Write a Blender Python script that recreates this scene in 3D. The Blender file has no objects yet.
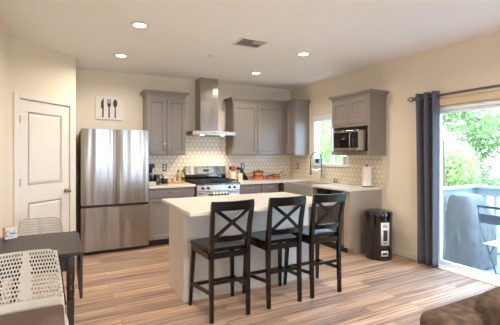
import bpy, bmesh, math, random
from mathutils import Vector, Matrix
random.seed(7)
PI = math.pi
S = bpy.context.scene
COL = S.collection

# ------------------------------------------------------------------ camera, light, exposure
cam_d = bpy.data.cameras.new('camera'); cam = bpy.data.objects.new('camera', cam_d); COL.objects.link(cam)
cam_d.sensor_width = 36; cam_d.lens = 350.84/500*36; cam_d.shift_y = -(162.5-154.05)/500
cam_d.clip_start = .05; cam_d.clip_end = 300
cam.location = (-4.093, -5.927, 1.395); cam.rotation_euler = (PI/2, 0, -.49)
S.camera = cam
S.view_settings.view_transform = 'Standard'; S.view_settings.look = 'None'
S.view_settings.gamma = 1; S.view_settings.use_curve_mapping = False
S.view_settings.exposure = 0.08

W = bpy.data.worlds.new('world'); S.world = W; W.use_nodes = True
nt = W.node_tree; nt.nodes.clear()
wo = nt.nodes.new('ShaderNodeOutputWorld'); bg = nt.nodes.new('ShaderNodeBackground')
tc = nt.nodes.new('ShaderNodeTexCoord'); sx = nt.nodes.new('ShaderNodeSeparateXYZ'); rp = nt.nodes.new('ShaderNodeValToRGB')
nt.links.new(tc.outputs['Generated'], sx.inputs[0]); nt.links.new(sx.outputs['Z'], rp.inputs[0])
nt.links.new(rp.outputs[0], bg.inputs[0]); nt.links.new(bg.outputs[0], wo.inputs[0])
rp.color_ramp.elements[0].position = 0; rp.color_ramp.elements[0].color = (.56, .75, 1, 1)
rp.color_ramp.elements[1].position = .7; rp.color_ramp.elements[1].color = (.42, .66, 1, 1)
bg.inputs[1].default_value = 14.0
W.cycles.sampling_method = 'AUTOMATIC'

def light(name, kind, loc, rot, energy, color, **kw):
    d = bpy.data.lights.new(name, kind); d.energy = energy; d.color = color
    for k, v in kw.items(): setattr(d, k, v)
    o = bpy.data.objects.new(name, d); COL.objects.link(o); o.location = loc; o.rotation_euler = rot
    return o
# sun comes over the roof from behind the house, on to the trees
light('sun', 'SUN', (-10, 0, 30), (0, R0 := -math.radians(38), 0), 3.2, (1, .96, .88), angle=.01)
# portals sampling the sky through the slider, sink window and added rear opening
def portal(name, loc, rot, sx_, sy_):
    o = light(name, 'AREA', loc, rot, 1, (1, 1, 1), shape='RECTANGLE', size=sx_, size_y=sy_); o.data.cycles.is_portal = True
portal('portal_slider', (.14, -4.1, .98), (0, PI/2, 0), 1.96, 1.84)
portal('portal_sink_window', (.12, -1.2, 1.64), (0, PI/2, 0), .9, .92)
portal('portal_added_opening', (-2.2, -9.1, 1.5), (PI/2, 0, 0), 2.0, 1.2)
S.cycles.max_bounces = 12; S.cycles.diffuse_bounces = 7; S.cycles.glossy_bounces = 5; S.cycles.transparent_max_bounces = 12
S.cycles.sample_clamp_indirect = 8

# ------------------------------------------------------------------ materials
def lin(h):
    c = [int(h[i:i+2], 16)/255 for i in (0, 2, 4)]
    return tuple((x/12.92 if x <= .04045 else ((x+.055)/1.055)**2.4) for x in c)+(1,)
def mat(name, col, rough=.5, metal=0, bump=0, bscale=60, stretch=None, var=0, vscale=3, spec=.5, coat=0, bdist=.002, aniso=0, detail=3):
    m = bpy.data.materials.new(name); m.use_nodes = True; n = m.node_tree; b = n.nodes['Principled BSDF']
    c = lin(col) if isinstance(col, str) else col
    b.inputs['Base Color'].default_value = c; b.inputs['Roughness'].default_value = rough; b.inputs['Metallic'].default_value = metal
    b.inputs['Specular IOR Level'].default_value = spec; b.inputs['Coat Weight'].default_value = coat
    b.inputs['Anisotropic'].default_value = aniso
    t = n.nodes.new('ShaderNodeTexCoord'); mp = n.nodes.new('ShaderNodeMapping'); n.links.new(t.outputs['Object'], mp.inputs[0])
    if stretch: mp.inputs['Scale'].default_value = stretch
    if bump:
        no = n.nodes.new('ShaderNodeTexNoise'); no.inputs['Scale'].default_value = bscale; no.inputs['Detail'].default_value = detail
        bu = n.nodes.new('ShaderNodeBump'); bu.inputs['Strength'].default_value = bump; bu.inputs['Distance'].default_value = bdist
        n.links.new(mp.outputs[0], no.inputs[0]); n.links.new(no.outputs[0], bu.inputs['Height']); n.links.new(bu.outputs[0], b.inputs['Normal'])
    if var:
        no = n.nodes.new('ShaderNodeTexNoise'); no.inputs['Scale'].default_value = vscale; no.inputs['Detail'].default_value = 4
        n.links.new(mp.outputs[0], no.inputs[0])
        r = n.nodes.new('ShaderNodeValToRGB'); r.color_ramp.elements[0].position = .3; r.color_ramp.elements[1].position = .7
        r.color_ramp.elements[0].color = tuple(x*(1-var) for x in c[:3])+(1,); r.color_ramp.elements[1].color = tuple(min(1, x*(1+var)) for x in c[:3])+(1,)
        n.links.new(no.outputs[0], r.inputs[0]); n.links.new(r.outputs[0], b.inputs['Base Color'])
    return m
def emis(name, col, st):
    m = bpy.data.materials.new(name); m.use_nodes = True; n = m.node_tree; b = n.nodes['Principled BSDF']
    b.inputs['Base Color'].default_value = lin(col); b.inputs['Emission Color'].default_value = lin(col); b.inputs['Emission Strength'].default_value = st
    return m
def N(n, t, **kw):
    x = n.nodes.new(t)
    for k, v in kw.items(): setattr(x, k, v)
    return x
def glass_mat(name, tint=(.97, .99, 1, 1), f=.07):
    m = bpy.data.materials.new(name); m.use_nodes = True; n = m.node_tree; n.nodes.clear()
    o = N(n, 'ShaderNodeOutputMaterial'); mx = N(n, 'ShaderNodeMixShader'); tr = N(n, 'ShaderNodeBsdfTransparent'); gl = N(n, 'ShaderNodeBsdfGlossy')
    fr = N(n, 'ShaderNodeFresnel'); fr.inputs[0].default_value = 1.45
    tr.inputs[0].default_value = tint; gl.inputs['Roughness'].default_value = .02
    g = N(n, 'ShaderNodeNewGeometry'); mt = N(n, 'ShaderNodeMath', operation='MULTIPLY'); iv = N(n, 'ShaderNodeMath', operation='SUBTRACT'); iv.inputs[0].default_value = 1
    n.links.new(g.outputs['Backfacing'], iv.inputs[1]); n.links.new(fr.outputs[0], mt.inputs[0]); n.links.new(iv.outputs[0], mt.inputs[1]); n.links.new(mt.outputs[0], mx.inputs[0]); n.links.new(tr.outputs[0], mx.inputs[1]); n.links.new(gl.outputs[0], mx.inputs[2]); n.links.new(mx.outputs[0], o.inputs[0])
    return m

M = {}
M['wall'] = mat('wall_paint', 'e3d7c3', .75, bump=.25, bscale=55, bdist=.004)
M['ceiling'] = mat('ceiling_paint', 'f0efee', .85, bump=.2, bscale=60, bdist=.004)
M['trim'] = mat('trim_paint', 'e0d9ce', .4)
M['cab'] = mat('cabinet_paint', '827870', .38)
M['endpanel'] = mat('end_panel_paint', 'a09386', .4)
M['cabin'] = mat('cabinet_inside', '6f665e', .6)
M['island'] = mat('island_paint', 'd2cbc0', .45)
M['counter'] = mat('quartz', 'ddd5c8', .22, var=.03, vscale=40)
M['steel'] = mat('brushed_steel', 'a59e96', .25, 1, bump=.9, bscale=2.0, stretch=(3, 3, .3), bdist=.026, aniso=.3, detail=1)
M['steel2'] = mat('plain_steel', 'bdb8b2', .25, 1)
M['sinksteel'] = mat('sink_steel', 'd6d1c8', .38, .85)
M['nickel'] = mat('nickel', 'b3ada4', .3, 1)
M['chrome'] = mat('chrome', 'd0d0d0', .12, 1)
M['black'] = mat('black_plastic', '111112', .35)
M['gloss'] = mat('gloss_black', '0a0a0c', .08, coat=.5)
M['cooktop'] = mat('cooktop_enamel', '4a4c50', .18, .8)
M['iron'] = mat('cast_iron', '2a2a2b', .6)
M['stool'] = mat('black_brown_wood', '110f0e', .2, bump=.05, bscale=30, stretch=(1, 1, .1), coat=.05, spec=.35)
M['table'] = mat('espresso_wood', '2c211b', .42, var=.18, vscale=6, stretch=(1, 8, 8))
M['white_plastic'] = mat('white_plastic', 'b5afa4', .4)
M['brown_vinyl'] = mat('brown_vinyl', '4f392c', .45, bump=.15, bscale=120)
M['suede'] = mat('brown_suede', '51443a', .95, var=.45, vscale=22, bump=.5, bscale=25, bdist=.01, spec=.1)
M['curtain'] = mat('grey_linen', '575861', .9, bump=.3, bscale=300, var=.08, vscale=80)
M['valance'] = mat('beige_shade', 'd3bd9b', .8)
M['vinyl'] = mat('white_vinyl', 'e9edf2', .35)
M['rodmetal'] = mat('rod_metal', '77706a', .35, .9)
M['bronze'] = mat('dark_bronze', '3c342e', .45, .5)
M['label'] = mat('paper_white', 'dcd9d4', .6)
M['ink'] = mat('ink', '2c2c30', .6)
M['paper'] = mat('paper_towel', 'e9e4da', .9, bump=.4, bscale=60, bdist=.003)
M['copper'] = mat('copper', 'd08a63', .2, 1)
M['coppertin'] = mat('pot_inside', '9a9490', .3, 1)
M['ceramic'] = mat('ceramic', 'd6ccb8', .3)
M['redp'] = mat('red_nylon', 'c0371c', .4)
M['oil'] = mat('olive_oil', 'b9a42c', .08, spec=.6)
M['birch'] = mat('birch_wood', 'c99f6c', .55, var=.15, vscale=5, stretch=(1, 1, 12))
M['teal'] = mat('teal_ink', '39606a', .6)
M['pastry'] = mat('peach_tin', 'd79d74', .5)
M['brass'] = mat('satin_brass', 'b8a27e', .28, 1)
M['deck'] = mat('deck_boards', '8b9097', .7, var=.12, vscale=4, stretch=(1, 9, 1))
M['rail'] = mat('rail_paint', '8f999c', .5)
M['cover'] = mat('grill_cover', '555453', .5, bump=1, bscale=3.2, bdist=.09, stretch=(1, 1, .6))
M['bistro'] = mat('bistro_metal', '5d6166', .4, .6)
M['bistro_white'] = mat('bistro_white', 'd0d2d5', .5)
M['bark'] = mat('bark', '5b4a3b', .9, bump=.5, bscale=10)
M['siding'] = mat('siding', 'd6cdbd', .8)
M['roof'] = mat('roof_shingle', '7d7368', .9, var=.2, vscale=8)
M['wglass'] = glass_mat('window_glass')
M['darkglass'] = mat('dark_glass', '0c0d0e', .04, spec=.8)
M['carafe'] = mat('carafe_glass', '1b1310', .05, spec=.7)
M['lamp'] = emis('lamp_glow', 'fff0d6', 6)
M['display'] = mat('clock_display', '14202a', .2)
M['ground'] = mat('lawn', '6c7f4a', .95, var=.3, vscale=.6)
M['green_sponge'] = mat('green_glaze', '2d5468', .3)

def leafmat(name, col):
    m = bpy.data.materials.new(name); m.use_nodes = True; n = m.node_tree; b = n.nodes['Principled BSDF']
    b.inputs['Roughness'].default_value = .6
    no = N(n, 'ShaderNodeTexNoise'); no.inputs['Scale'].default_value = 3; r = N(n, 'ShaderNodeValToRGB')
    c = lin(col); r.color_ramp.elements[0].color = tuple(x*.7 for x in c[:3])+(1,); r.color_ramp.elements[1].color = tuple(min(1, x*1.3) for x in c[:3])+(1,)
    t = N(n, 'ShaderNodeTexCoord'); n.links.new(t.outputs['Object'], no.inputs[0]); n.links.new(no.outputs[0], r.inputs[0]); n.links.new(r.outputs[0], b.inputs['Base Color'])
    tr = N(n, 'ShaderNodeBsdfTranslucent'); mx = N(n, 'ShaderNodeMixShader'); mx.inputs[0].default_value = .5
    n.links.new(r.outputs[0], tr.inputs[0]); n.links.new(b.outputs[0], mx.inputs[1]); n.links.new(tr.outputs[0], mx.inputs[2])
    n.links.new(mx.outputs[0], n.nodes['Material Output'].inputs[0])
    return m
M['leaf1'] = leafmat('leaf_green', 'a6b673'); M['leaf2'] = leafmat('leaf_pale', 'bfc691'); M['leaf3'] = leafmat('leaf_dark', '80935a')

def floor_mat():
    m = bpy.data.materials.new('vinyl_plank'); m.use_nodes = True; n = m.node_tree; b = n.nodes['Principled BSDF']
    t = N(n, 'ShaderNodeTexCoord'); br = N(n, 'ShaderNodeTexBrick'); n.links.new(t.outputs['Object'], br.inputs[0])
    br.inputs['Scale'].default_value = 1; br.inputs['Brick Width'].default_value = 1.22; br.inputs['Row Height'].default_value = .155
    br.inputs['Mortar Size'].default_value = .0015; br.inputs['Mortar Smooth'].default_value = .1; br.offset = .37; br.offset_frequency = 2
    br.inputs['Color1'].default_value = (0, 0, 0, 1); br.inputs['Color2'].default_value = (1, 1, 1, 1); br.inputs['Mortar'].default_value = (.5, .5, .5, 1)
    # per-plank shift of the grain
    mp = N(n, 'ShaderNodeMapping'); mp.inputs['Scale'].default_value = (.55, 15, 1)
    ad = N(n, 'ShaderNodeVectorMath', operation='ADD'); sc = N(n, 'ShaderNodeVectorMath', operation='SCALE'); sc.inputs['Scale'].default_value = 13
    n.links.new(br.outputs['Color'], sc.inputs[0]); n.links.new(t.outputs['Object'], ad.inputs[0]); n.links.new(sc.outputs[0], ad.inputs[1]); n.links.new(ad.outputs[0], mp.inputs[0])
    g1 = N(n, 'ShaderNodeTexNoise'); g1.inputs['Scale'].default_value = 2.2; g1.inputs['Detail'].default_value = 6; g1.inputs['Roughness'].default_value = .6; g1.inputs['Distortion'].default_value = .25
    n.links.new(mp.outputs[0], g1.inputs[0])
    r = N(n, 'ShaderNodeValToRGB'); e = r.color_ramp.elements
    e[0].position = .3; e[0].color = lin('6f5747'); e[1].position = .72; e[1].color = lin('d3b9a0')
    x = e.new(.5); x.color = lin('ad8f78')
    n.links.new(g1.outputs[0], r.inputs[0])
    r2 = N(n, 'ShaderNodeValToRGB'); r2.color_ramp.elements[0].color = (.68, .67, .69, 1); r2.color_ramp.elements[1].color = (1.18, 1.14, 1.08, 1)
    n.links.new(br.outputs['Color'], r2.inputs[0])
    mu = N(n, 'ShaderNodeMix', data_type='RGBA', blend_type='MULTIPLY'); mu.inputs[0].default_value = 1
    n.links.new(r.outputs[0], mu.inputs[6]); n.links.new(r2.outputs[0], mu.inputs[7])
    m2 = N(n, 'ShaderNodeMix', data_type='RGBA'); n.links.new(br.outputs['Fac'], m2.inputs[0]); n.links.new(mu.outputs[2], m2.inputs[6]); m2.inputs[7].default_value = lin('5b4a3c')
    n.links.new(m2.outputs[2], b.inputs['Base Color'])
    b.inputs['Roughness'].default_value = .42; b.inputs['Specular IOR Level'].default_value = .4
    bu = N(n, 'ShaderNodeBump'); bu.inputs['Strength'].default_value = .15; bu.inputs['Distance'].default_value = .002
    n.links.new(g1.outputs[0], bu.inputs['Height']); n.links.new(bu.outputs[0], b.inputs['Normal'])
    return m
M['floor'] = floor_mat()

def hex_mat():
    m = bpy.data.materials.new('hex_tile'); m.use_nodes = True; n = m.node_tree; b = n.nodes['Principled BSDF']
    L = n.links.new
    g = N(n, 'ShaderNodeNewGeometry'); sp = N(n, 'ShaderNodeSeparateXYZ'); L(g.outputs['Position'], sp.inputs[0])
    a = N(n, 'ShaderNodeMath', operation='ADD'); L(sp.outputs[0], a.inputs[0]); L(sp.outputs[1], a.inputs[1])
    c = N(n, 'ShaderNodeCombineXYZ'); L(a.outputs[0], c.inputs[0]); L(sp.outputs[2], c.inputs[1])
    s = N(n, 'ShaderNodeVectorMath', operation='SCALE'); s.inputs['Scale'].default_value = 1/.082; L(c.outputs[0], s.inputs[0])
    o = N(n, 'ShaderNodeVectorMath', operation='ADD'); o.inputs[1].default_value = (500, 500*1.7320508, 0); L(s.outputs[0], o.inputs[0])
    def cell(off):
        x = N(n, 'ShaderNodeVectorMath', operation='ADD'); x.inputs[1].default_value = off; L(o.outputs[0], x.inputs[0])
        y = N(n, 'ShaderNodeVectorMath', operation='MODULO'); y.inputs[1].default_value = (1, 1.7320508, 1); L(x.outputs[0], y.inputs[0])
        z = N(n, 'ShaderNodeVectorMath', operation='SUBTRACT'); z.inputs[1].default_value = (.5, .8660254, 0); L(y.outputs[0], z.inputs[0])
        l = N(n, 'ShaderNodeVectorMath', operation='LENGTH'); L(z.outputs[0], l.inputs[0])
        return z, l
    z1, l1 = cell((0, 0, 0)); z2, l2 = cell((.5, .8660254, 0))
    lt = N(n, 'ShaderNodeMath', operation='LESS_THAN'); L(l1.outputs['Value'], lt.inputs[0]); L(l2.outputs['Value'], lt.inputs[1])
    mx = N(n, 'ShaderNodeMix', data_type='VECTOR'); L(lt.outputs[0], mx.inputs[0]); L(z2.outputs[0], mx.inputs[4]); L(z1.outputs[0], mx.inputs[5])
    ab = N(n, 'ShaderNodeVectorMath', operation='ABSOLUTE'); L(mx.outputs[1], ab.inputs[0])
    d = N(n, 'ShaderNodeVectorMath', operation='DOT_PRODUCT'); d.inputs[1].default_value = (.5, .8660254, 0); L(ab.outputs[0], d.inputs[0])
    sx = N(n, 'ShaderNodeSeparateXYZ'); L(ab.outputs[0], sx.inputs[0])
    mm = N(n, 'ShaderNodeMath', operation='MAXIMUM'); L(d.outputs['Value'], mm.inputs[0]); L(sx.outputs[0], mm.inputs[1])
    r = N(n, 'ShaderNodeMapRange'); r.inputs[1].default_value = .45; r.inputs[2].default_value = .475; L(mm.outputs[0], r.inputs[0])
    cx = N(n, 'ShaderNodeMix', data_type='RGBA'); L(r.outputs[0], cx.inputs[0]); cx.inputs[6].default_value = lin('ebdfc8'); cx.inputs[7].default_value = lin('a68c68')
    L(cx.outputs[2], b.inputs['Base Color'])
    rr = N(n, 'ShaderNodeMapRange'); rr.inputs[3].default_value = .18; rr.inputs[4].default_value = .8; L(r.outputs[0], rr.inputs[0]); L(rr.outputs[0], b.inputs['Roughness'])
    bu = N(n, 'ShaderNodeBump'); bu.invert = True; bu.inputs['Strength'].default_value = .5; bu.inputs['Distance'].default_value = .003
    L(r.outputs[0], bu.inputs['Height']); L(bu.outputs[0], b.inputs['Normal'])
    return m
M['hex'] = hex_mat()

def towel_mat():
    m = bpy.data.materials.new('diamond_cloth'); m.use_nodes = True; n = m.node_tree; b = n.nodes['Principled BSDF']; b.inputs['Roughness'].default_value = .9
    t = N(n, 'ShaderNodeTexCoord'); mp = N(n, 'ShaderNodeMapping'); mp.inputs['Rotation'].default_value = (0, PI/4, 0); ck = N(n, 'ShaderNodeTexChecker')
    n.links.new(t.outputs['Object'], mp.inputs[0]); n.links.new(mp.outputs[0], ck.inputs[0]); ck.inputs['Scale'].default_value = 26
    ck.inputs[1].default_value = lin('e6e0d4'); ck.inputs[2].default_value = lin('2a2726'); n.links.new(ck.outputs[0], b.inputs['Base Color'])
    return m
M['towel'] = towel_mat()

# ------------------------------------------------------------------ mesh helpers
ORG = {}                                   # world matrix of every object, to make children's meshes local
BACK = Matrix(((1, 0, 0, 0), (0, -1, 0, 0), (0, 0, 1, 0), (0, 0, 0, 1)))      # (u, out, z): along the back wall
RIGHT = Matrix(((0, -1, 0, 0), (-1, 0, 0, 0), (0, 0, 1, 0), (0, 0, 0, 1)))    # u = distance from the corner along the right wall
ID = Matrix.Identity(4)

class MB:
    def __init__(s, mx=None): s.bm = bmesh.new(); s.mx = mx or ID; s.smooth = False
    def _merge(s, t, extra=None):
        m = s.mx @ extra if extra is not None else s.mx
        t.transform(m)
        me = bpy.data.meshes.new('tmp'); t.to_mesh(me); t.free(); s.bm.from_mesh(me); bpy.data.meshes.remove(me)
        return s
    def box(s, x0, x1, y0, y1, z0, z1, bev=0, seg=2, mx=None):
        t = bmesh.new(); bmesh.ops.create_cube(t, size=1)
        for v in t.verts: v.co = Vector(((x0+x1)/2+v.co.x*(x1-x0), (y0+y1)/2+v.co.y*(y1-y0), (z0+z1)/2+v.co.z*(z1-z0)))
        if bev: bmesh.ops.bevel(t, geom=t.edges[:], offset=bev, segments=seg, affect='EDGES', profile=.5)
        return s._merge(t, mx)
    def cyl(s, p, r, h, r2=None, n=24, axis='Z', cap=True, mx=None):
        return s.lathe(p, [(r, 0), (r2 if r2 is not None else r, h)], n, axis, cap)
    def lathe(s, p, prof, n=24, axis='Z', cap=True):
        t = bmesh.new(); rings = []
        for r, z in prof:
            rings.append([t.verts.new((r*math.cos(2*PI*i/n), r*math.sin(2*PI*i/n), z)) for i in range(n)])
        for a, b in zip(rings, rings[1:]):
            for i in range(n): t.faces.new((a[i], a[(i+1) % n], b[(i+1) % n], b[i]))
        if cap:
            if prof[0][0] > 1e-5: t.faces.new(rings[0][::-1])
            if prof[-1][0] > 1e-5: t.faces.new(rings[-1])
        bmesh.ops.remove_doubles(t, verts=t.verts[:], dist=1e-6)
        rot = {'Z': ID, 'X': Matrix.Rotation(PI/2, 4, 'Y'), 'Y': Matrix.Rotation(-PI/2, 4, 'X')}[axis]
        return s._merge(t, Matrix.Translation(p) @ rot)
    def tube(s, pts, r, n=8, cap=True, flat=None):
        pts = [Vector(p) for p in pts]; t = bmesh.new(); rings = []
        rs = r if isinstance(r, (list, tuple)) else [r]*len(pts)
        up = None
        for i, p in enumerate(pts):
            d = (pts[min(i+1, len(pts)-1)]-pts[max(i-1, 0)]).normalized()
            if up is None: up = Vector((0, 0, 1)) if abs(d.z) < .9 else Vector((1, 0, 0))
            a = (up-d*up.dot(d)).normalized(); b = d.cross(a); up = a
            rings.append([t.verts.new(p+rs[i]*(a*math.cos(2*PI*k/n)+b*math.sin(2*PI*k/n))) for k in range(n)])
        for a, b in zip(rings, rings[1:]):
            for k in range(n): t.faces.new((a[k], a[(k+1) % n], b[(k+1) % n], b[k]))
        if cap: t.faces.new(rings[0][::-1]); t.faces.new(rings[-1])
        return s._merge(t)
    def beam(s, pts, w, h, side=(1, 0, 0), bev=.003):
        """rectangular bar through points; w measured along `side`, h across it"""
        pts = [Vector(p) for p in pts]; t = bmesh.new(); rings = []; sd = Vector(side).normalized()
        for i, p in enumerate(pts):
            d = (pts[min(i+1, len(pts)-1)]-pts[max(i-1, 0)]).normalized()
            a = (sd-d*sd.dot(d)).normalized(); b = d.cross(a)
            ww = w[i] if isinstance(w, (list, tuple)) else w; hh = h[i] if isinstance(h, (list, tuple)) else h
            rings.append([t.verts.new(p+a*ww/2*x+b*hh/2*y) for x, y in ((-1, -1), (1, -1), (1, 1), (-1, 1))])
        for a, b in zip(rings, rings[1:]):
            for k in range(4): t.faces.new((a[k], a[(k+1) % 4], b[(k+1) % 4], b[k]))
        t.faces.new(rings[0][::-1]); t.faces.new(rings[-1])
        if bev: bmesh.ops.bevel(t, geom=[e for e in t.edges if len(e.link_faces) == 2 and e.calc_face_angle(0) > .6], offset=bev, segments=1, affect='EDGES')
        return s._merge(t)
    def prism(s, poly, z0, z1, bev=0, mx=None):
        t = bmesh.new(); a = [t.verts.new((x, y, z0)) for x, y in poly]; b = [t.verts.new((x, y, z1)) for x, y in poly]
        k = len(poly)
        t.faces.new(a[::-1]); t.faces.new(b)
        for i in range(k): t.faces.new((a[i], a[(i+1) % k], b[(i+1) % k], b[i]))
        if bev: bmesh.ops.bevel(t, geom=t.edges[:], offset=bev, segments=2, affect='EDGES')
        return s._merge(t, mx)
    def loft(s, rings, cap=True, closed=True):
        t = bmesh.new(); R = [[t.verts.new(p) for p in r] for r in rings]; k = len(R[0])
        for a, b in zip(R, R[1:]):
            for i in range(k if closed else k-1): t.faces.new((a[i], a[(i+1) % k], b[(i+1) % k], b[i]))
        if cap and closed: t.faces.new(R[0][::-1]); t.faces.new(R[-1])
        return s._merge(t)
    def faces(s, vs, fs):
        t = bmesh.new(); V = [t.verts.new(v) for v in vs]
        for f in fs:
            try: t.faces.new([V[i] for i in f])
            except ValueError: pass
        return s._merge(t)
    def ball(s, p, r, sc=(1, 1, 1), n=16):
        t = bmesh.new(); bmesh.ops.create_uvsphere(t, u_segments=n, v_segments=max(6, n//2), radius=r)
        return s._merge(t, Matrix.Translation(p) @ Matrix.Diagonal((*sc, 1)))
    def build(s, name, m, parent=None, smooth=False, label=None, recalc=True, mods=None):
        if recalc: bmesh.ops.recalc_face_normals(s.bm, faces=s.bm.faces[:])
        inv = ORG[parent.name].inverted() if parent is not None else None
        if inv is not None: s.bm.transform(inv)
        me = bpy.data.meshes.new(name); s.bm.to_mesh(me); s.bm.free()
        me.materials.append(M[m] if isinstance(m, str) else m)
        if smooth:
            me.polygons.foreach_set('use_smooth', [True]*len(me.polygons))
            try: me.set_sharp_from_angle(angle=math.radians(40))
            except Exception: pass
        o = bpy.data.objects.new(name, me); COL.objects.link(o)
        if parent is not None: o.parent = parent; ORG[o.name] = ORG[parent.name]
        else: ORG[o.name] = ID
        if label: o['label'] = label
        if mods: mods(o)
        return o

def tag(o, label=None, cat=None, group=None, kind=None):
    if label: o['label'] = label
    if cat: o['category'] = cat
    if group: o['group'] = group
    if kind: o['kind'] = kind
    return o
def thing(name, loc, label, cat, group=None, rz=0):
    o = bpy.data.objects.new(name, None); COL.objects.link(o); o.empty_display_size = .1
    o.location = loc; o.rotation_euler = (0, 0, rz); ORG[o.name] = Matrix.Translation(loc) @ Matrix.Rotation(rz, 4, 'Z')
    return tag(o, label, cat, group)
def struct(o): o['kind'] = 'structure'; return o
def sempty(name, loc):
    o = bpy.data.objects.new(name, None); COL.objects.link(o); o.location = loc; ORG[o.name] = Matrix.Translation(loc); return struct(o)
def rebase(o, loc):
    """move a one-mesh thing's origin to its base"""
    o.data.transform(Matrix.Translation(-Vector(loc))); o.location = loc; ORG[o.name] = Matrix.Translation(loc); return o
def copy_tree(o, parent=None):
    c = o.copy(); COL.objects.link(c)
    if parent is not None: c.parent = parent
    for ch in list(o.children): copy_tree(ch, c)
    return c

H = 2.70
# ------------------------------------------------------------------ room shell
XL, YR = -4.61, -9.0
struct(MB().box(-7.4, 0, YR, 0, -.12, 0).build('floor', 'floor'))
b = MB().box(-7.5, .15, YR-.15, .15, H, H+.15); struct(b.build('ceiling', 'ceiling'))
struct(MB().box(-7.5, .15, 0, .15, -.12, H).build('wall_back', 'wall'))
# right wall with sink window and sliding door openings
WY0, WY1, WZ0, WZ1 = -.74, -1.66, 1.195, 2.085       # window opening
SY0, SY1, SZ1 = -3.135, -5.02, 1.965                  # slider opening
b = MB()
b.box(0, .15, WY0, 0, -.12, H); b.box(0, .15, WY1, WY0, -.12, WZ0); b.box(0, .15, WY1, WY0, WZ1, H)
b.box(0, .15, SY0, WY1, -.12, H); b.box(0, .15, SY1, SY0, SZ1, H); b.box(0, .15, YR, SY1, -.12, H)
struct(b.build('wall_right', 'wall'))
struct(MB().box(XL-.12, XL, -7.0, -1.308, 0, H).build('wall_left', 'wall'))
# diagonal pantry wall: local u along the wall from the left corner, n outward (towards camera)
q = math.sqrt(.5)
DIAG = Matrix(((q, q, 0, XL), (q, -q, 0, -1.308), (0, 0, 1, 0), (0, 0, 0, 1)))
DU0, DU1, DZ = .108, .842, 2.025
b = MB(DIAG); b.box(0, DU0, -.1, 0, 0, H); b.box(DU1, .951, -.1, 0, 0, H); b.box(DU0, DU1, -.1, 0, DZ, H)
struct(b.build('wall_pantry', 'wall'))
XA = XL+.951*q; YA = -1.308+.951*q
struct(MB().box(XA-.09, XA, YA, 0, 0, H).build('wall_alcove', 'wall'))
# unseen rear wall, its opening added to let in sky light, side wall further left
b = MB(); b.box(-7.4, -3.2, YR-.15, YR, 0, H); b.box(-1.2, 0, YR-.15, YR, 0, H); b.box(-3.2, -1.2, YR-.15, YR, 0, .9); b.box(-3.2, -1.2, YR-.15, YR, 2.1, H)
struct(b.build('wall_rear', 'wall'))
struct(MB().box(-7.5, -7.4, YR, 0, 0, H).build('wall_side', 'wall'))
# baseboards
def base(name, b): struct(b.build(name, 'trim'))
base('baseboard_right', MB().box(-.014, -.0005, -3.07, -2.345, .001, .09, .004).box(-.014, -.0005, YR+.02, SY1-.03, .001, .09, .004))
base('baseboard_left', MB().box(XL+.0005, XL+.014, -6.98, -1.33, .001, .09, .004))
base('baseboard_pantry', MB(DIAG).box(.0, .045, .0005, .014, .001, .09, .004).box(.905, .95, .0005, .014, .001, .09, .004))

# pantry door (door_1)
d1 = sempty('door_1', DIAG @ Vector((DU0, 0, 0)))
b = MB(DIAG); c = .062
b.box(DU0-c, DU0+.004, .0005, .018, .001, DZ+c, .004); b.box(DU1-.004, DU1+c, .0005, .018, .001, DZ+c, .004); b.box(DU0+.004, DU1-.004, .0005, .018, DZ-.002, DZ+c, .004)
b.build('casing', 'trim', d1)
b = MB(DIAG); u0, u1 = DU0+.006, DU1-.006
st = .118
def dpanel(b, a0, a1, z0, z1, n0):
    b.box(a0, a1, n0-.012, n0-.008, z0, z1)
    b.loft([[(a0+.0, n0-.008, z0), (a1, n0-.008, z0), (a1, n0-.008, z1), (a0, n0-.008, z1)],
            [(a0+.02, n0-.009, z0+.02), (a1-.02, n0-.009, z0+.02), (a1-.02, n0-.009, z1-.02), (a0+.02, n0-.009, z1-.02)],
            [(a0+.045, n0-.001, z0+.045), (a1-.045, n0-.001, z0+.045), (a1-.045, n0-.001, z1-.045), (a0+.045, n0-.001, z1-.045)]])
n0 = -.004
for (x0, x1, z0, z1) in ((u0, u0+st, .01, DZ-.006), (u1-st, u1, .01, DZ-.006), (u0+st, u1-st, .01, .24), (u0+st, u1-st, .83, 1.03), (u0+st, u1-st, 1.885, DZ-.006)):
    b.box(x0, x1, n0-.035, n0, z0, z1)
b.box(u0+st, u1-st, n0-.03, n0-.012, .2, 1.9)
dpanel(b, u0+st, u1-st, .24, .83, n0); dpanel(b, u0+st, u1-st, 1.03, 1.885, n0)
slab = b.build('door_slab', 'trim', d1)
b = MB(DIAG); b.lathe((u1-.06, 0, .92), [(.028, 0), (.028, .006), (.012, .01), (.011, .03), (.026, .042), (.03, .056), (.024, .068), (0, .072)], 20, 'Y')
k = b.build('door_knob', 'brass', d1, True)
for z in (1.79, 1.07, .25): MB(DIAG).box(u0-.004, u0+.006, .002, .022, z-.045, z+.045, .002).build('hinge', 'nickel', d1)

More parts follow.
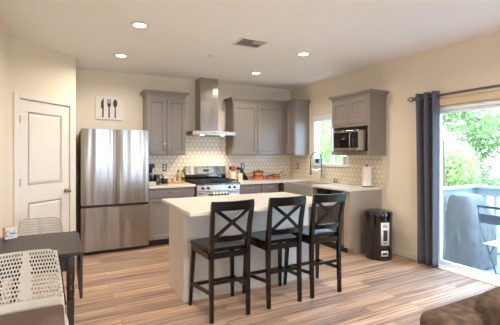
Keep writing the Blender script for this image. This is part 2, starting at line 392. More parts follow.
# ------------------------------------------------------------------ sink window (window_1)
w1 = sempty('window_1', (0, (WY0+WY1)/2, WZ0))
b = MB()
b.box(-.006, .1, WY0-.045, WY0, WZ0, WZ1); b.box(-.006, .1, WY1, WY1+.045, WZ0, WZ1); b.box(-.006, .1, WY1+.045, WY0-.045, WZ1-.04, WZ1); b.box(-.006, .1, WY1+.045, WY0-.045, WZ0, WZ0+.035)
b.box(.04, .08, -1.225, -1.175, WZ0+.035, WZ1-.04)
b.build('window_frame', 'vinyl', w1)
MB().box(.05, .056, WY1+.045, -1.226, WZ0+.035, WZ1-.04).build('pane', 'wglass', w1)
MB().box(.05, .056, -1.174, WY0-.045, WZ0+.035, WZ1-.04).build('pane', 'wglass', w1)
MB().box(-.03, -.0065, WY1-.02, WY0+.02, WZ0-.02, WZ0, .004).build('window_sill', 'trim', w1)
b = MB(); b.box(-.012, .04, WY1+.05, WY0-.05, WZ1-.1, WZ1-.045, .004)
sh = b.build('window_blind', 'vinyl'); tag(sh, 'white rolled up window blind at the top of the sink window', 'blind')
rebase(sh, (0, -1.2, WZ1-.1))

# ------------------------------------------------------------------ sliding door (door_2)
d2 = sempty('door_2', (0, (SY0+SY1)/2, 0))
b = MB(); f = .035
b.box(-.012, .12, SY0-f, SY0-.001, 0, SZ1-.001); b.box(-.012, .12, SY1+.001, SY1+f, 0, SZ1-.001); b.box(-.012, .12, SY1+f, SY0-f, SZ1-f, SZ1-.001)
b.box(-.02, .12, SY1+f, SY0-f, 0, .03)
b.build('door_frame', 'vinyl', d2)
def slider(y0, y1, x):
    b = MB(); s_ = .035
    b.box(x, x+.03, y0-s_, y0, .032, SZ1-f-.002); b.box(x, x+.03, y1, y1+s_, .032, SZ1-f-.002)
    b.box(x, x+.03, y1+s_, y0-s_, SZ1-f-.04, SZ1-f-.002); b.box(x, x+.03, y1+s_, y0-s_, .032, .09)
    p = b.build('sliding_panel', 'vinyl', d2)
    MB().box(x+.012, x+.018, y1+s_, y0-s_, .09, SZ1-f-.04).build('pane', 'wglass', p)
slider(SY0-f-.002, (SY0+SY1)/2-.03, .02); slider((SY0+SY1)/2+.03, SY1+f+.002, .06)
MB().box(-.05, -.013, SY1-.02, SY0+.02, 0, .012, .003).build('threshold', 'trim', d2)

# ------------------------------------------------------------------ backsplash
b = MB(); t_ = .008
b.box(-2.967, -.0005, -t_, -.0005, .916, 1.378); b.box(-2.297, -1.442, -t_, -.0005, 1.378, 1.72)
b.box(-t_, -.0005, WY0+.0, -t_, .916, 1.378); b.box(-t_, -.0005, WY1, WY0, .916, WZ0-.021); b.box(-t_, -.0005, -2.36, WY1, .916, 1.378)
struct(b.build('trim_1', 'hex'))

# ------------------------------------------------------------------ cabinet helpers (u, out, z)
def shaker(b, u0, u1, n, z0, z1, r=.055):
    b.box(u0, u1, n, n+.006, z0, z1)
    b.loft([[(u0+r-.001, n+.019, z0+r-.001), (u1-r+.001, n+.019, z0+r-.001), (u1-r+.001, n+.019, z1-r+.001), (u0+r-.001, n+.019, z1-r+.001)], [(u0+r+.008, n+.0062, z0+r+.008), (u1-r-.008, n+.0062, z0+r+.008), (u1-r-.008, n+.0062, z1-r-.008), (u0+r+.008, n+.0062, z1-r-.008)]], cap=False)
    for a in ((u0, u0+r, z0, z1), (u1-r, u1, z0, z1), (u0+r, u1-r, z0, z0+r), (u0+r, u1-r, z1-r, z1)):
        b.box(a[0], a[1], n+.006, n+.02, a[2], a[3], .0015, 1)
def pull(mx, u, n, z, L=.13, vert=False):
    b = MB(mx); h = L/2
    f = (lambda t, o: (u, n+o, z+t)) if vert else (lambda t, o: (u+t, n+o, z))
    b.tube([f(-h, .0), f(-h+.004, .018), f(-h*.6, .028), f(0, .031), f(h*.6, .028), f(h-.004, .018), f(h, .0)], .0055, 8)
    return b
def door_part(par, mx, u0, u1, n, z0, z1, hu=None, hz=None, name='door', vert=True):
    b = MB(mx); shaker(b, u0+.003, u1-.003, n, z0, z1); d = b.build(name, 'cab', par)
    if hu is not None: pull(mx, hu, n+.0195, hz, .13, vert).build('handle', 'nickel', d, True)
    return d
def drawer_part(par, mx, u0, u1, n, z0, z1):
    b = MB(mx); b.box(u0+.003, u1-.003, n, n+.02, z0, z1, .002, 1); d = b.build('drawer', 'cab', par)
    pull(mx, (u0+u1)/2, n+.0195, (z0+z1)/2+.01, .13, False).build('handle', 'nickel', d, True); return d
def crown(par, mx, u0, u1, n, z0, z1, left, right, fl=.05):
    b = MB(mx); l = fl if left else 0; r = fl if right else 0
    def ring(k, z): return [(u0-l*k, .001, z), (u1+r*k, .001, z), (u1+r*k, n+fl*k, z), (u0-l*k, n+fl*k, z)]
    b.loft([ring(.06, z0), ring(.12, z0+.02), ring(.35, z0+.045), ring(.8, z1-.03), ring(1, z1-.02), ring(1, z1)])
    b.build('crown_molding', 'cab', par)
def base_cab(name, mx, u0, u1, label, doors, drawers, group=None, dep=.59, top=.878, ends=True):
    loc = mx @ Vector(((u0+u1)/2, dep/2, 0))
    t = thing(name, loc, label, 'cabinet', group)
    MB(mx).box(u0+.001, u1-.001, .002, dep, .1, top).build('body', 'cab', t)
    MB(mx).box(u0+.001, u1-.001, .002, dep-.07, .001, .0995).build('toe_kick', 'black', t)
    for (a, c) in drawers: drawer_part(t, mx, a, c, dep+.001, .735, .868)
    for (a, c, hu) in doors: door_part(t, mx, a, c, dep+.001, .108, .728, hu, .66)
    return t

# base cabinets
base_cab('base_cabinet', BACK, -2.968, -2.248, 'grey base cabinet between the fridge and the gas range', [(-2.965, -2.25, -2.31)], [(-2.965, -2.25)])
base_cab('base_cabinet', BACK, -1.462, -1.035, 'grey base cabinet right beside the range, under the utensil crocks', [(-1.46, -1.038, -1.08)], [(-1.46, -1.038)])
base_cab('base_cabinet', BACK, -1.033, -.662, 'grey base cabinet under the copper pots, left of the corner filler', [(-1.03, -.70, -.99)], [(-1.03, -.70)])
# corner + sink base
t = thing('sink_base_cabinet', (-.3, -1.1, 0), 'grey corner base cabinet holding the apron sink under the window', 'cabinet')
MB(RIGHT).box(.002, .735, .002, .59, .1, .878).box(.735, 1.545, .002, .59, .1, .62).build('body', 'cab', t)
MB(RIGHT).box(.6, 1.545, .002, .52, .001, .0995).build('toe_kick', 'black', t)
door_part(t, RIGHT, .74, 1.14, .591, .108, .6, 1.10, .53); door_part(t, RIGHT, 1.142, 1.542, .591, .108, .6, 1.18, .53)
# end cabinet / panel right of dishwasher
t = thing('end_panel_cabinet', (-.3, -2.26, 0), 'tan grey end panel closing the counter beside the black trash can', 'cabinet')
MB(RIGHT).box(2.2, 2.318, .002, .61, .085, .878).box(2.2, 2.318, .002, .545, .001, .085).build('body', 'endpanel', t)
MB(RIGHT).box(1.548, 1.60, .002, .61, .001, .878).build('stile', 'cab', t)
# dishwasher
t = thing('dishwasher', (-.3, -1.9, 0), 'stainless steel dishwasher below the counter, left of the end panel', 'dishwasher')
MB(RIGHT).box(1.603, 2.197, .01, .58, .1, .872).build('body', 'steel2', t)
MB(RIGHT).box(1.606, 2.194, .581, .615, .105, .79, .004).build('door', 'steel', t)
MB(RIGHT).box(1.606, 2.194, .581, .612, .795, .87, .004).build('control_panel', 'gloss', t)
b = MB(RIGHT); b.tube([(1.66, .612, .75), (1.66, .655, .75), (2.14, .655, .75), (2.14, .612, .75)], .009, 8); b.build('handle', 'steel2', t, True)
MB(RIGHT).box(1.603, 2.197, .02, .56, .001, .0995).build('toe_kick', 'black', t)

# countertops
CT0, CT1 = .88, .914
o = MB(BACK).box(-2.967, -2.243, .002, .648, CT0, CT1, .004).build('countertop', 'counter'); tag(o, 'white quartz countertop between the fridge and the range', 'countertop'); rebase(o, (-2.6, -.32, CT0))
b = MB(); SK0, SK1 = -.738, -1.537
b.prism([(-1.467, -.009), (-.009, -.009), (-.009, SK0), (-.648, SK0), (-.648, -.648), (-1.467, -.648)], CT0, CT1, .003)
b.box(-.11, -.009, SK1, SK0, CT0, CT1)
b.box(-.652, -.009, -2.333, SK1, CT0, CT1, .003)
o = b.build('countertop', 'counter'); tag(o, 'white L-shaped quartz countertop running from the range past the sink to the end panel', 'countertop'); rebase(o, (-.5, -1, CT0))
# sink
t = thing('farmhouse_sink', (-.38, (SK0+SK1)/2, .64), 'stainless steel apron front sink under the window', 'sink')
b = MB(); y0, y1 = SK1+.004, SK0-.004; x0, x1 = -.648, -.113
b.box(x0, x0+.02, y0, y1, .645, .902, .006); b.box(x1-.012, x1, y0, y1, .645, .902); b.box(x0+.02, x1-.012, y0, y0+.012, .645, .902); b.box(x0+.02, x1-.012, y1-.012, y1, .645, .902); b.box(x0+.02, x1-.012, y0+.012, y1-.012, .645, .66)
b.build('basin', 'sinksteel', t); MB().cyl((-.36, -1.14, .6605), .045, .004).build('drain', 'chrome', t, True)
# faucet
t = thing('spring_faucet', (-.065, -1.06, CT1), 'tall chrome gooseneck pull-down faucet behind the sink', 'faucet')
fx, fy = -.065, -1.06
MB().lathe((fx, fy, CT1), [(.027, 0), (.027, .008), (.02, .014), (.019, .09), (.015, .1)], 20).build('base', 'chrome', t, True)
pts = [(fx, fy, CT1+.09), (fx, fy, CT1+.36)]
for i in range(0, 13): a = PI*i/12; pts.append((fx-.12+.12*math.cos(a), fy, CT1+.39+.12*math.sin(a)))
pts.append((fx-.24, fy, CT1+.27)); MB().tube(pts, .012, 10).build('spout', 'rodmetal', t, True)
MB().lathe((fx-.24, fy, CT1+.12), [(.019, 0), (.02, .05), (.014, .15)], 16).build('spray_head', 'rodmetal', t, True)
MB().tube([(fx, fy-.018, CT1+.06), (fx-.005, fy-.06, CT1+.075), (fx-.005, fy-.1, CT1+.1)], .006, 8).build('handle', 'chrome', t, True)
MB().tube([(fx, fy, CT1+.22), (fx-.1, fy, CT1+.2), (fx-.22, fy, CT1+.21)], .006, 8).build('holder_arm', 'chrome', t, True)

# ------------------------------------------------------------------ wall cabinets
def wall_cab(label, mx, u0, u1, z0, z1, zt, splits, cl, cr, n=.31, handles=(), loc=None, body=True, group=None, side=0):
    t = thing('wall_cabinet', mx @ Vector(((u0+u1)/2, n/2, z0)), label, 'cabinet', group)
    MB(mx).box(u0, u1, .001, n, z0, zt-.02).build('body', 'cab', t)
    for (a, c), h in zip(splits, handles): door_part(t, mx, a, c, n+.001, z0+.012, z1, h, z0+.12)
    crown(t, mx, u0, u1, n, zt-.1, zt, cl, cr)
    return t
wall_cab('grey two door wall cabinet to the left of the range hood', BACK, -2.933, -2.303, 1.378, 2.275, 2.40, [(-2.929, -2.62), (-2.618, -2.307)], True, True, handles=(-2.65, -2.588))
wall_cab('grey two door wall cabinet to the right of the range hood', BACK, -1.438, -.313, 1.378, 2.275, 2.40, [(-1.428, -.952), (-.95, -.40)], True, False, handles=(-.985, -.917))
t = wall_cab('narrow grey corner wall cabinet on the window wall', RIGHT, .002, .625, 1.378, 2.275, 2.40, [(.36, .622)], False, True, handles=(.40,))
# microwave cabinet with open shelf
CU0, CU1, CN = 1.634, 2.405, .31
t = thing('microwave_cabinet', RIGHT @ Vector((2.02, .15, 1.378)), 'grey wall cabinet with an open microwave shelf right of the window', 'cabinet')
b = MB(RIGHT); w = .02
b.box(CU0, CU0+w, .001, CN, 1.378, 2.24); b.box(CU1-.035, CU1, .001, CN+.02, 1.378, 2.24); b.box(CU0+w, CU1-.035, .001, CN, 1.81, 2.24)
b.box(CU0+w, CU1-.035, .001, .012, 1.378, 1.81); b.box(CU0+w, CU1-.035, .012, CN, 1.378, 1.435)
b.box(CU0, CU1-.035, CN, CN+.02, 1.378, 1.435); b.box(CU0, CU1-.035, CN, CN+.012, 1.80, 1.835)
b.build('body', 'cab', t)
um = (CU0+CU1-.035)/2
door_part(t, RIGHT, CU0+.002, um, CN+.001, 1.84, 2.2); door_part(t, RIGHT, um, CU1-.037, CN+.001, 1.84, 2.2)
crown(t, RIGHT, CU0, CU1, CN+.01, 2.2, 2.295, True, True)
# microwave
t = thing('microwave', RIGHT @ Vector((2.1, .3, 1.437)), 'stainless and black glass microwave sticking out of the open shelf', 'microwave')
MU0, MU1, MN = 1.85, 2.345, .48; mz0, mz1 = 1.447, 1.732
MB(RIGHT).box(MU0, MU1, .1, MN, mz0, mz1, .004).build('body', 'steel2', t)
for uu in (MU0+.04, MU1-.04):
    for nn in (.15, MN-.05): MB(RIGHT).cyl((uu, nn, 1.4365), .012, .0105, n=12).build('foot', 'black', t, True)
b = MB(RIGHT); b.box(MU0, MU1, MN, MN+.02, mz0, mz0+.035, .003); b.box(MU0, MU1, MN, MN+.02, mz1-.03, mz1, .003); b.box(MU0, MU0+.012, MN, MN+.02, mz0+.035, mz1-.03)
d = b.build('door', 'steel2', t)
MB(RIGHT).box(MU0+.012, MU1-.115, MN, MN+.017, mz0+.036, mz1-.031).build('door_glass', 'darkglass', d)
c = MB(RIGHT).box(MU1-.113, MU1, MN, MN+.018, mz0+.036, mz1-.031).build('control_panel', 'gloss', t)
MB(RIGHT).box(MU1-.095, MU1-.02, MN+.0181, MN+.019, mz1-.075, mz1-.05).build('display', 'display', c)
b = MB(RIGHT)
for i in range(3):
    for j in range(4): b.box(MU1-.093+i*.027, MU1-.073+i*.027, MN+.0181, MN+.0195, mz0+.05+j*.03, mz0+.068+j*.03)
b.build('keypad', 'black', c)
b = MB(RIGHT); b.tube([(MU1-.125, MN+.016, mz0+.05), (MU1-.125, MN+.045, mz0+.06), (MU1-.125, MN+.045, mz1-.055), (MU1-.125, MN+.016, mz1-.045)], .007, 8); b.build('handle', 'steel2', d, True)
# things between microwave and doors: dark gap

# ------------------------------------------------------------------ range hood
t = thing('range_hood', (-1.866, -.25, 1.69), 'stainless steel chimney range hood above the gas range', 'range hood')
MB(BACK).box(-2.03, -1.702, .009, .27, 1.80, H-.002, .004).build('chimney', 'steel', t)
b = MB(BACK); hx0, hx1 = -2.246, -1.486
b.box(hx0, hx1, .009, .5, 1.712, 1.775, .004)
b.loft([[(hx0+.01, .01, 1.775), (hx1-.01, .01, 1.775), (hx1-.01, .49, 1.775), (hx0+.01, .49, 1.775)], [(-2.06, .01, 1.80), (-1.67, .01, 1.80), (-1.67, .3, 1.80), (-2.06, .3, 1.80)]])
b.build('canopy', 'steel2', t)
for u in (-2.05, -1.68):
    MB(BACK).cyl((u, .4, 1.706), .03, .006).build('hood_lamp', 'lamp', t, True)
for u in (-2.05, -1.68):
    l = light('hood_light', 'SPOT', (u, -.4, 1.70), (0, 0, 0), 16, (1, .83, .6), spot_size=math.radians(130), spot_blend=.6, shadow_soft_size=.03)
b = MB(BACK); b.box(hx0+.1, hx1-.1, .08, .34, 1.705, 1.7115, .002)
b.build('grease_filter', 'nickel', t)
b = MB(BACK)
for i in range(5): b.cyl((-1.93+i*.03, .5, 1.75), .007, .004, n=10, axis='Y')
b.build('button_row', 'black', t, True)

# ------------------------------------------------------------------ gas range
RX0, RX1 = -2.236, -1.472; rc = (RX0+RX1)/2
t = thing('gas_range', (rc, -.33, 0), 'stainless steel gas range with black grates between the counters', 'stove')
MB(BACK).box(RX0, RX1, .02, .62, .09, .9).build('body', 'steel2', t)
MB(BACK).box(RX0+.02, RX1-.02, .05, .58, .001, .0895).build('base', 'black', t)
MB(BACK).box(RX0-.004, RX1+.004, .02, .655, .9, .925, .004).build('cooktop', 'cooktop', t)
b = MB(BACK); b.box(RX0+.004, RX1-.004, .012, .075, .925, 1.04)
bg_ = b.build('backguard', 'gloss', t)
b = MB(BACK); b.loft([[(RX0+.004, .012, 1.04), (RX1-.004, .012, 1.04), (RX1-.004, .085, 1.04), (RX0+.004, .085, 1.04)], [(RX0+.004, .012, 1.178), (RX1-.004, .012, 1.178), (RX1-.004, .06, 1.178), (RX0+.004, .06, 1.178)]]); b.build('backguard_panel', 'steel', t)
b = MB(BACK); b.faces([(rc-.15, .0845, 1.06), (rc+.15, .0845, 1.06), (rc+.15, .069, 1.155), (rc-.15, .069, 1.155), (rc-.15, .078, 1.06), (rc+.15, .078, 1.06), (rc+.15, .06, 1.155), (rc-.15, .06, 1.155)], [(0, 1, 2, 3), (4, 5, 6, 7), (0, 1, 5, 4), (2, 3, 7, 6), (0, 3, 7, 4), (1, 2, 6, 5)])
cp = b.build('clock_panel', 'nickel', t)
b = MB(BACK); b.box(rc-.05, rc+.05, .075, .083, 1.085, 1.125); b.build('display', 'gloss', cp)
MB(BACK).box(RX0+.004, RX1-.004, .621, .668, .80, .893, .006).build('control_panel', 'steel2', t)
for u in (RX0+.105, RX0+.195, rc, RX1-.195, RX1-.105):
    if u == rc: continue
    b = MB(BACK); b.lathe((u, .668, .85), [(.024, 0), (.024, .006), (.019, .01), (.017, .03), (0, .031)], 18, 'Y'); k = b.build('knob', 'black', t, True)
    MB(BACK).box(u-.003, u+.003, .69, .7005, .85, .866).build('knob_pointer', 'nickel', k)
d = MB(BACK).box(RX0+.006, RX1-.006, .621, .66, .26, .793, .006).build('oven_door', 'steel2', t)
MB(BACK).box(RX0+.09, RX1-.09, .6605, .664, .36, .66).build('oven_window', 'darkglass', d)
b = MB(BACK); b.tube([(RX0+.05, .659, .765), (RX0+.05, .705, .765), (RX1-.05, .705, .765), (RX1-.05, .659, .765)], .011, 10); b.build('oven_handle', 'steel2', d, True)
MB(BACK).box(RX0+.006, RX1-.006, .621, .655, .1, .25, .006).build('warming_drawer', 'steel2', t)
# grates and burners
for gx in (RX0+.13, rc, RX1-.13):
    b = MB(BACK); hw = .115
    for s_ in (-1, 1): b.box(gx+s_*hw-.006, gx+s_*hw+.006, .11, .60, .945, .962)
    for y in (.115, .355, .595): b.box(gx-hw, gx+hw, y-.006, y+.006, .945, .962)
    b.box(gx-.005, gx+.005, .11, .60, .95, .968)
    for y in (.235, .475): b.box(gx-hw, gx+hw, y-.005, y+.005, .95, .968)
    for s_ in (-1, 1):
        for y in (.115, .595): b.box(gx+s_*hw-.008, gx+s_*hw+.008, y-.008, y+.008, .9255, .95)
    b.build('grate', 'iron', t)
for gx, y in ((RX0+.13, .235), (RX0+.13, .475), (rc, .355), (RX1-.13, .235), (RX1-.13, .475)):
    MB(BACK).lathe((gx, y, .9255), [(.05, 0), (.048, .01), (.034, .012), (.034, .018), (0, .019)], 20).build('burner', 'iron', t, True)
# towel over oven handle (cloth wrapped)
b = MB(BACK); rows = []
for (n_, z_) in ((.690, .50), (.690, .66), (.690, .755), (.693, .775), (.705, .7795), (.7175, .775), (.7205, .755), (.722, .66), (.724, .47)):
    rows.append([(rc-.15+.30*i/16, n_+.003*math.sin(i*1.1), z_) for i in range(17)])
b.loft(rows, False, False)
def sol(th):
    def f(o): m_ = o.modifiers.new('thick', 'SOLIDIFY'); m_.thickness = th; m_.offset = 0
    return f
o = b.build('dish_towel', 'towel', None, True, mods=sol(.002)); tag(o, 'cloth with a dark diamond pattern hanging over the oven handle', 'towel'); rebase(o, (rc, -.7, .47))

# ------------------------------------------------------------------ fridge
FX0, FX1 = -3.878, -2.974; fm = (FX0+FX1)/2
t = thing('french_door_fridge', (fm, -.34, 0), 'stainless steel french door fridge with a bottom freezer drawer', 'fridge')
MB(BACK).box(FX0+.004, FX1-.004, .03, .585, .03, 1.72).build('body', 'iron', t)
for s_, (a, c) in enumerate(((FX0, fm-.003), (fm+.003, FX1))):
    b = MB(BACK); nseg = 10; rings = []
    prof = [(a, .59)]
    for i in range(nseg+1):
        x = a+(c-a)*i/nseg; e = min(i, nseg-i)/nseg
        prof.append((x, .645+.013*min(1, e*6)**.5))
    prof.append((c, .59))
    b.prism(prof, .69, 1.744, 0); b.build('door', 'steel', t)
b = MB(BACK); prof = [(FX0, .59)]
for i in range(17):
    x = FX0+(FX1-FX0)*i/16; e = min(i, 16-i)/16; prof.append((x, .645+.013*min(1, e*12)**.5))
prof.append((FX1, .59)); b.prism(prof, .055, .655, 0); dr = b.build('freezer_drawer', 'steel', t)
MB(BACK).box(FX0+.03, FX1-.03, .592, .635, .6565, .688).build('handle_recess', 'black', t)
MB(BACK).box(FX0+.02, FX1-.02, .05, .6, .012, .0295).build('kick_grille', 'black', t)
for u in (FX0+.07, FX1-.07):
    MB(BACK).box(u-.05, u+.05, .48, .58, 1.721, 1.742, .003).build('hinge_cover', 'black', t)
    MB(BACK).cyl((u, .5, .001), .02, .011, n=14).build('foot', 'black', t, True)
    MB(BACK).cyl((u, .15, .001), .02, .011, n=14).build('foot', 'black', t, True)

# ------------------------------------------------------------------ wall art
t = thing('wall_art', (-3.452, -.01, 1.93), 'white panel with dark knife, fork and spoon above the fridge', 'wall art')
MB(BACK).box(-3.647, -3.257, .001, .016, 1.935, 2.29, .002).build('panel', 'trim', t)
def flat(poly, n0=.0165, n1=.022):
    b = MB(BACK @ Matrix(((1, 0, 0, 0), (0, 0, 1, 0), (0, 1, 0, 0), (0, 0, 0, 1)))); b.prism(poly, n0, n1); return b
kx, fxx, spx = -3.545, -3.452, -3.362
flat([(kx-.01, 1.965), (kx+.012, 1.965), (kx+.016, 2.1), (kx+.014, 2.26), (kx+.004, 2.265), (kx-.022, 2.21), (kx-.026, 2.12), (kx-.006, 2.1)]).build('knife', 'bronze', t)
def rnd(pts): return pts
flat([(fxx-.011, 1.965), (fxx+.011, 1.965), (fxx+.009, 2.13), (fxx+.026, 2.16), (fxx+.029, 2.26), (fxx+.021, 2.26), (fxx+.019, 2.19), (fxx+.011, 2.19), (fxx+.01, 2.26), (fxx-.001+.004, 2.26), (fxx+.003, 2.19), (fxx-.004, 2.19), (fxx-.005, 2.26), (fxx-.012, 2.26), (fxx-.013, 2.19), (fxx-.02, 2.19), (fxx-.022, 2.26), (fxx-.029, 2.26), (fxx-.027, 2.16), (fxx-.009, 2.13)]).build('fork', 'bronze', t)
sp_ = [(spx-.01, 1.965), (spx+.01, 1.965), (spx+.008, 2.13)]+[(spx+.032*math.sin(a), 2.195-.065*math.cos(a)) for a in [PI*(.12+i*.16) for i in range(12)]]+[(spx-.008, 2.13)]
flat(sp_).build('spoon', 'bronze', t)

# ------------------------------------------------------------------ outlets
def outlet(mx, u, z, lab):
    t = thing('outlet', mx @ Vector((u, .01, z-.057)), lab, 'outlet', None)
    MB(mx).box(u-.036, u+.036, .0085, .013, z-.057, z+.057, .003).build('cover_plate', 'bronze', t)
    for dz in (-.022, .022):
        o = MB(mx).box(u-.02, u+.02, .0131, .0155, z+dz-.018, z+dz+.018, .003).build('socket', 'label', t)
        b = MB(mx)
        for du in (-.006, .006): b.box(u+du-.0012, u+du+.0012, .0156, .0159, z+dz-.004, z+dz+.008)
        b.build('slot', 'ink', o)
outlet(BACK, -2.574, 1.165, 'dark bronze outlet above the tan tins, right of the coffee maker')
outlet(BACK, -1.093, 1.165, 'dark bronze outlet above the dark knife block, between range and copper pots')
outlet(RIGHT, .27, 1.16, 'dark bronze outlet on the window wall under the narrow corner cabinet')

# ------------------------------------------------------------------ things on the counters
Z = CT1+.001
t = thing('coffee_maker', (-2.88, -.2, Z), 'black drip coffee maker next to the fridge', 'coffee maker')
MB().box(-2.955, -2.80, -.29, -.1, Z, Z+.03, .006).build('base', 'steel2', t)
MB().box(-2.955, -2.80, -.17, -.1, Z+.0305, Z+.26, .006).build('water_tank', 'steel2', t)
MB().box(-2.955, -2.80, -.29, -.1, Z+.262, Z+.32, .01).build('lid', 'black', t)
MB().lathe((-2.877, -.235, Z+.172), [(.045, 0), (.056, .088)], 18).build('filter_basket', 'black', t, True)
MB().lathe((-2.877, -.235, Z+.031), [(.05, 0), (.058, .03), (.055, .08), (.04, .12), (.042, .13)], 20).build('carafe', 'carafe', t, True)
t = thing('electric_kettle', (-2.765, -.33, Z), 'black looped handle jug in front of the coffee maker', 'kettle')
kx, ky = -2.79, -.36
MB().lathe((kx, ky, Z), [(.055, 0), (.058, .02), (.05, .12), (.04, .16), (.0, .165)], 20).build('jug', 'carafe', t, True)
MB().tube([(kx+.045, ky, Z+.15), (kx+.085, ky, Z+.155), (kx+.1, ky, Z+.1), (kx+.085, ky, Z+.04), (kx+.052, ky, Z+.03)], .009, 8).build('handle', 'black', t, True)
t = thing('sugar_pot', (-2.64, -.24, Z), 'round grey lidded pot left of the tan tins', 'pot')
MB().lathe((-2.64, -.24, Z), [(.045, 0), (.058, .02), (.06, .07), (.052, .085)], 20).build('pot', 'iron', t, True)
MB().lathe((-2.64, -.24, Z+.0855), [(.054, 0), (.045, .012), (.01, .018), (.014, .035), (0, .037)], 20).build('lid', 'nickel', t, True)
t = thing('serving_tray', (-2.49, -.3, Z), 'light wooden tray carrying small tan tins beside the oil bottles', 'tray')
o = MB().box(-2.62, -2.36, -.40, -.2, Z, Z+.012, .004).box(-2.62, -2.36, -.40, -.392, Z+.012, Z+.025).box(-2.62, -2.36, -.208, -.2, Z+.012, Z+.025).build('board', 'birch', t)
for i, (x, y, tw) in enumerate(((-2.57, -.30, 1), (-2.49, -.27, 2), (-2.41, -.30, 2), (-2.49, -.345, 1))):
    for k in range(tw):
        c_ = thing('round_tin', (x, y, Z+.0125+k*.036), '', 'tin', 'tan tins on the wooden tray')
        c_['label'] = ['small tan tin at the left end of the wooden tray', 'small tan tin at the back middle of the tray, %s of its pair', 'small tan tin at the right end of the tray, %s of its pair', 'small tan tin at the front middle of the wooden tray'][i].replace('%s', ['bottom', 'top'][k])
        z = Z+.0126+k*.036
        MB().lathe((x, y, z), [(.033, 0), (.034, .024)], 18).build('tin_body', 'pastry', c_, True)
        MB().lathe((x, y, z+.0243), [(.036, 0), (.036, .008), (.0, .0105)], 18).build('lid', 'ceramic', c_, True)
def bottle(x, y, lab):
    t = thing('oil_bottle', (x, y, Z), lab, 'bottle', 'yellow oil bottles by the range')
    MB().lathe((x, y, Z), [(.026, 0), (.028, .01), (.028, .11), (.012, .15), (.011, .18)], 18).build('glass_body', 'oil', t, True)
    MB().lathe((x, y, Z+.1805), [(.013, 0), (.013, .025), (.005, .03), (.004, .045)], 12).build('pour_spout', 'black', t, True)
    MB().lathe((x, y, Z+.04), [(.0286, 0), (.0286, .05)], 18, cap=False).build('paper_label', 'iron', t, True)
bottle(-2.372, -.12, 'yellow oil bottle beside the range, the left one of two'); bottle(-2.292, -.13, 'yellow oil bottle beside the range, the right one of two')
# small white box in front of coffee maker
o = MB().box(-2.955, -2.83, -.50, -.36, Z, Z+.055, .008).build('napkin_box', 'ceramic'); tag(o, 'low white box at the front of the counter next to the fridge', 'box'); rebase(o, (-2.89, -.43, Z))
# crocks with utensils
def crock(x, y, r, h, lab, tools):
    t = thing('utensil_crock', (x, y, Z), lab, 'crock', None)
    b = MB(); b.lathe((x, y, Z), [(r*.95, 0), (r, .01), (r, h), (r-.006, h), (r-.008, .012), (0, .012)], 24, cap=True); b.build('crock', 'ceramic', t, True)
    for i, (kind, m_, dx, dy, L, lb) in enumerate(tools):
        p0 = Vector((x+dx*.25, y+dy*.25, Z+.02)); p1 = Vector((x+dx, y+dy, Z+L))
        u = thing(kind, p0, lb, 'utensil', None)
        MB().tube([p0, p1], .005, 8).build('handle', 'black' if m_ != 'birch' else 'birch', u, True)
        if kind == 'slotted_spoon' or kind == 'wooden_spoon': MB().ball(p1+Vector((dx*.2, dy*.2, .03)), .03, (1, .35, 1.35)).build('bowl', m_, u, True)
        elif kind == 'spatula': MB().box(p1.x-.03, p1.x+.03, p1.y-.004, p1.y+.004, p1.z-.005, p1.z+.075, .003).build('blade', m_, u)
        else: MB().ball(p1+Vector((0, 0, .028)), .034, (1, .8, .9)).build('bowl', m_, u, True)
crock(-1.365, -.16, .055, .165, 'taller white utensil crock right next to the range', [
    ('ladle', 'black', -.05, .0, .2, 'black ladle leaning left out of the taller crock'), ('slotted_spoon', 'redp', -.015, -.02, .19, 'red headed spoon at the left in the taller crock'),
    ('spatula', 'redp', .03, .01, .18, 'red spatula standing at the right in the taller crock')])
crock(-1.225, -.17, .045, .13, 'shorter white utensil crock between the taller crock and the dark block', [
    ('ladle', 'black', -.04, .01, .19, 'black ladle leaning left out of the shorter crock'), ('slotted_spoon', 'iron', .0, -.02, .17, 'dark grey spoon in the middle of the shorter crock'),
    ('wooden_spoon', 'black', .035, 0, .13, 'short black spoon leaning right out of the shorter crock')])
t = thing('knife_block', (-1.10, -.15, Z), 'small dark slanted knife block under the outlet', 'knife block')
b = MB(); K = Matrix.Translation((-1.10, -.15, Z)) @ Matrix(((1, 0, 0, 0), (0, 1, 0, 0), (0, 0, 1, 0), (0, 0, 0, 1)))
b.loft([[(-1.135, -.19, Z), (-1.07, -.19, Z), (-1.07, -.10, Z), (-1.135, -.10, Z)], [(-1.15, -.17, Z+.1), (-1.10, -.17, Z+.1), (-1.10, -.10, Z+.12), (-1.15, -.10, Z+.12)]]); b.build('block', 'stool', t)
for i in range(3): MB().tube([(-1.14+i*.015, -.14, Z+.105), (-1.15+i*.015, -.145, Z+.14)], .006, 6).build('knife_handle', 'black', t, True)

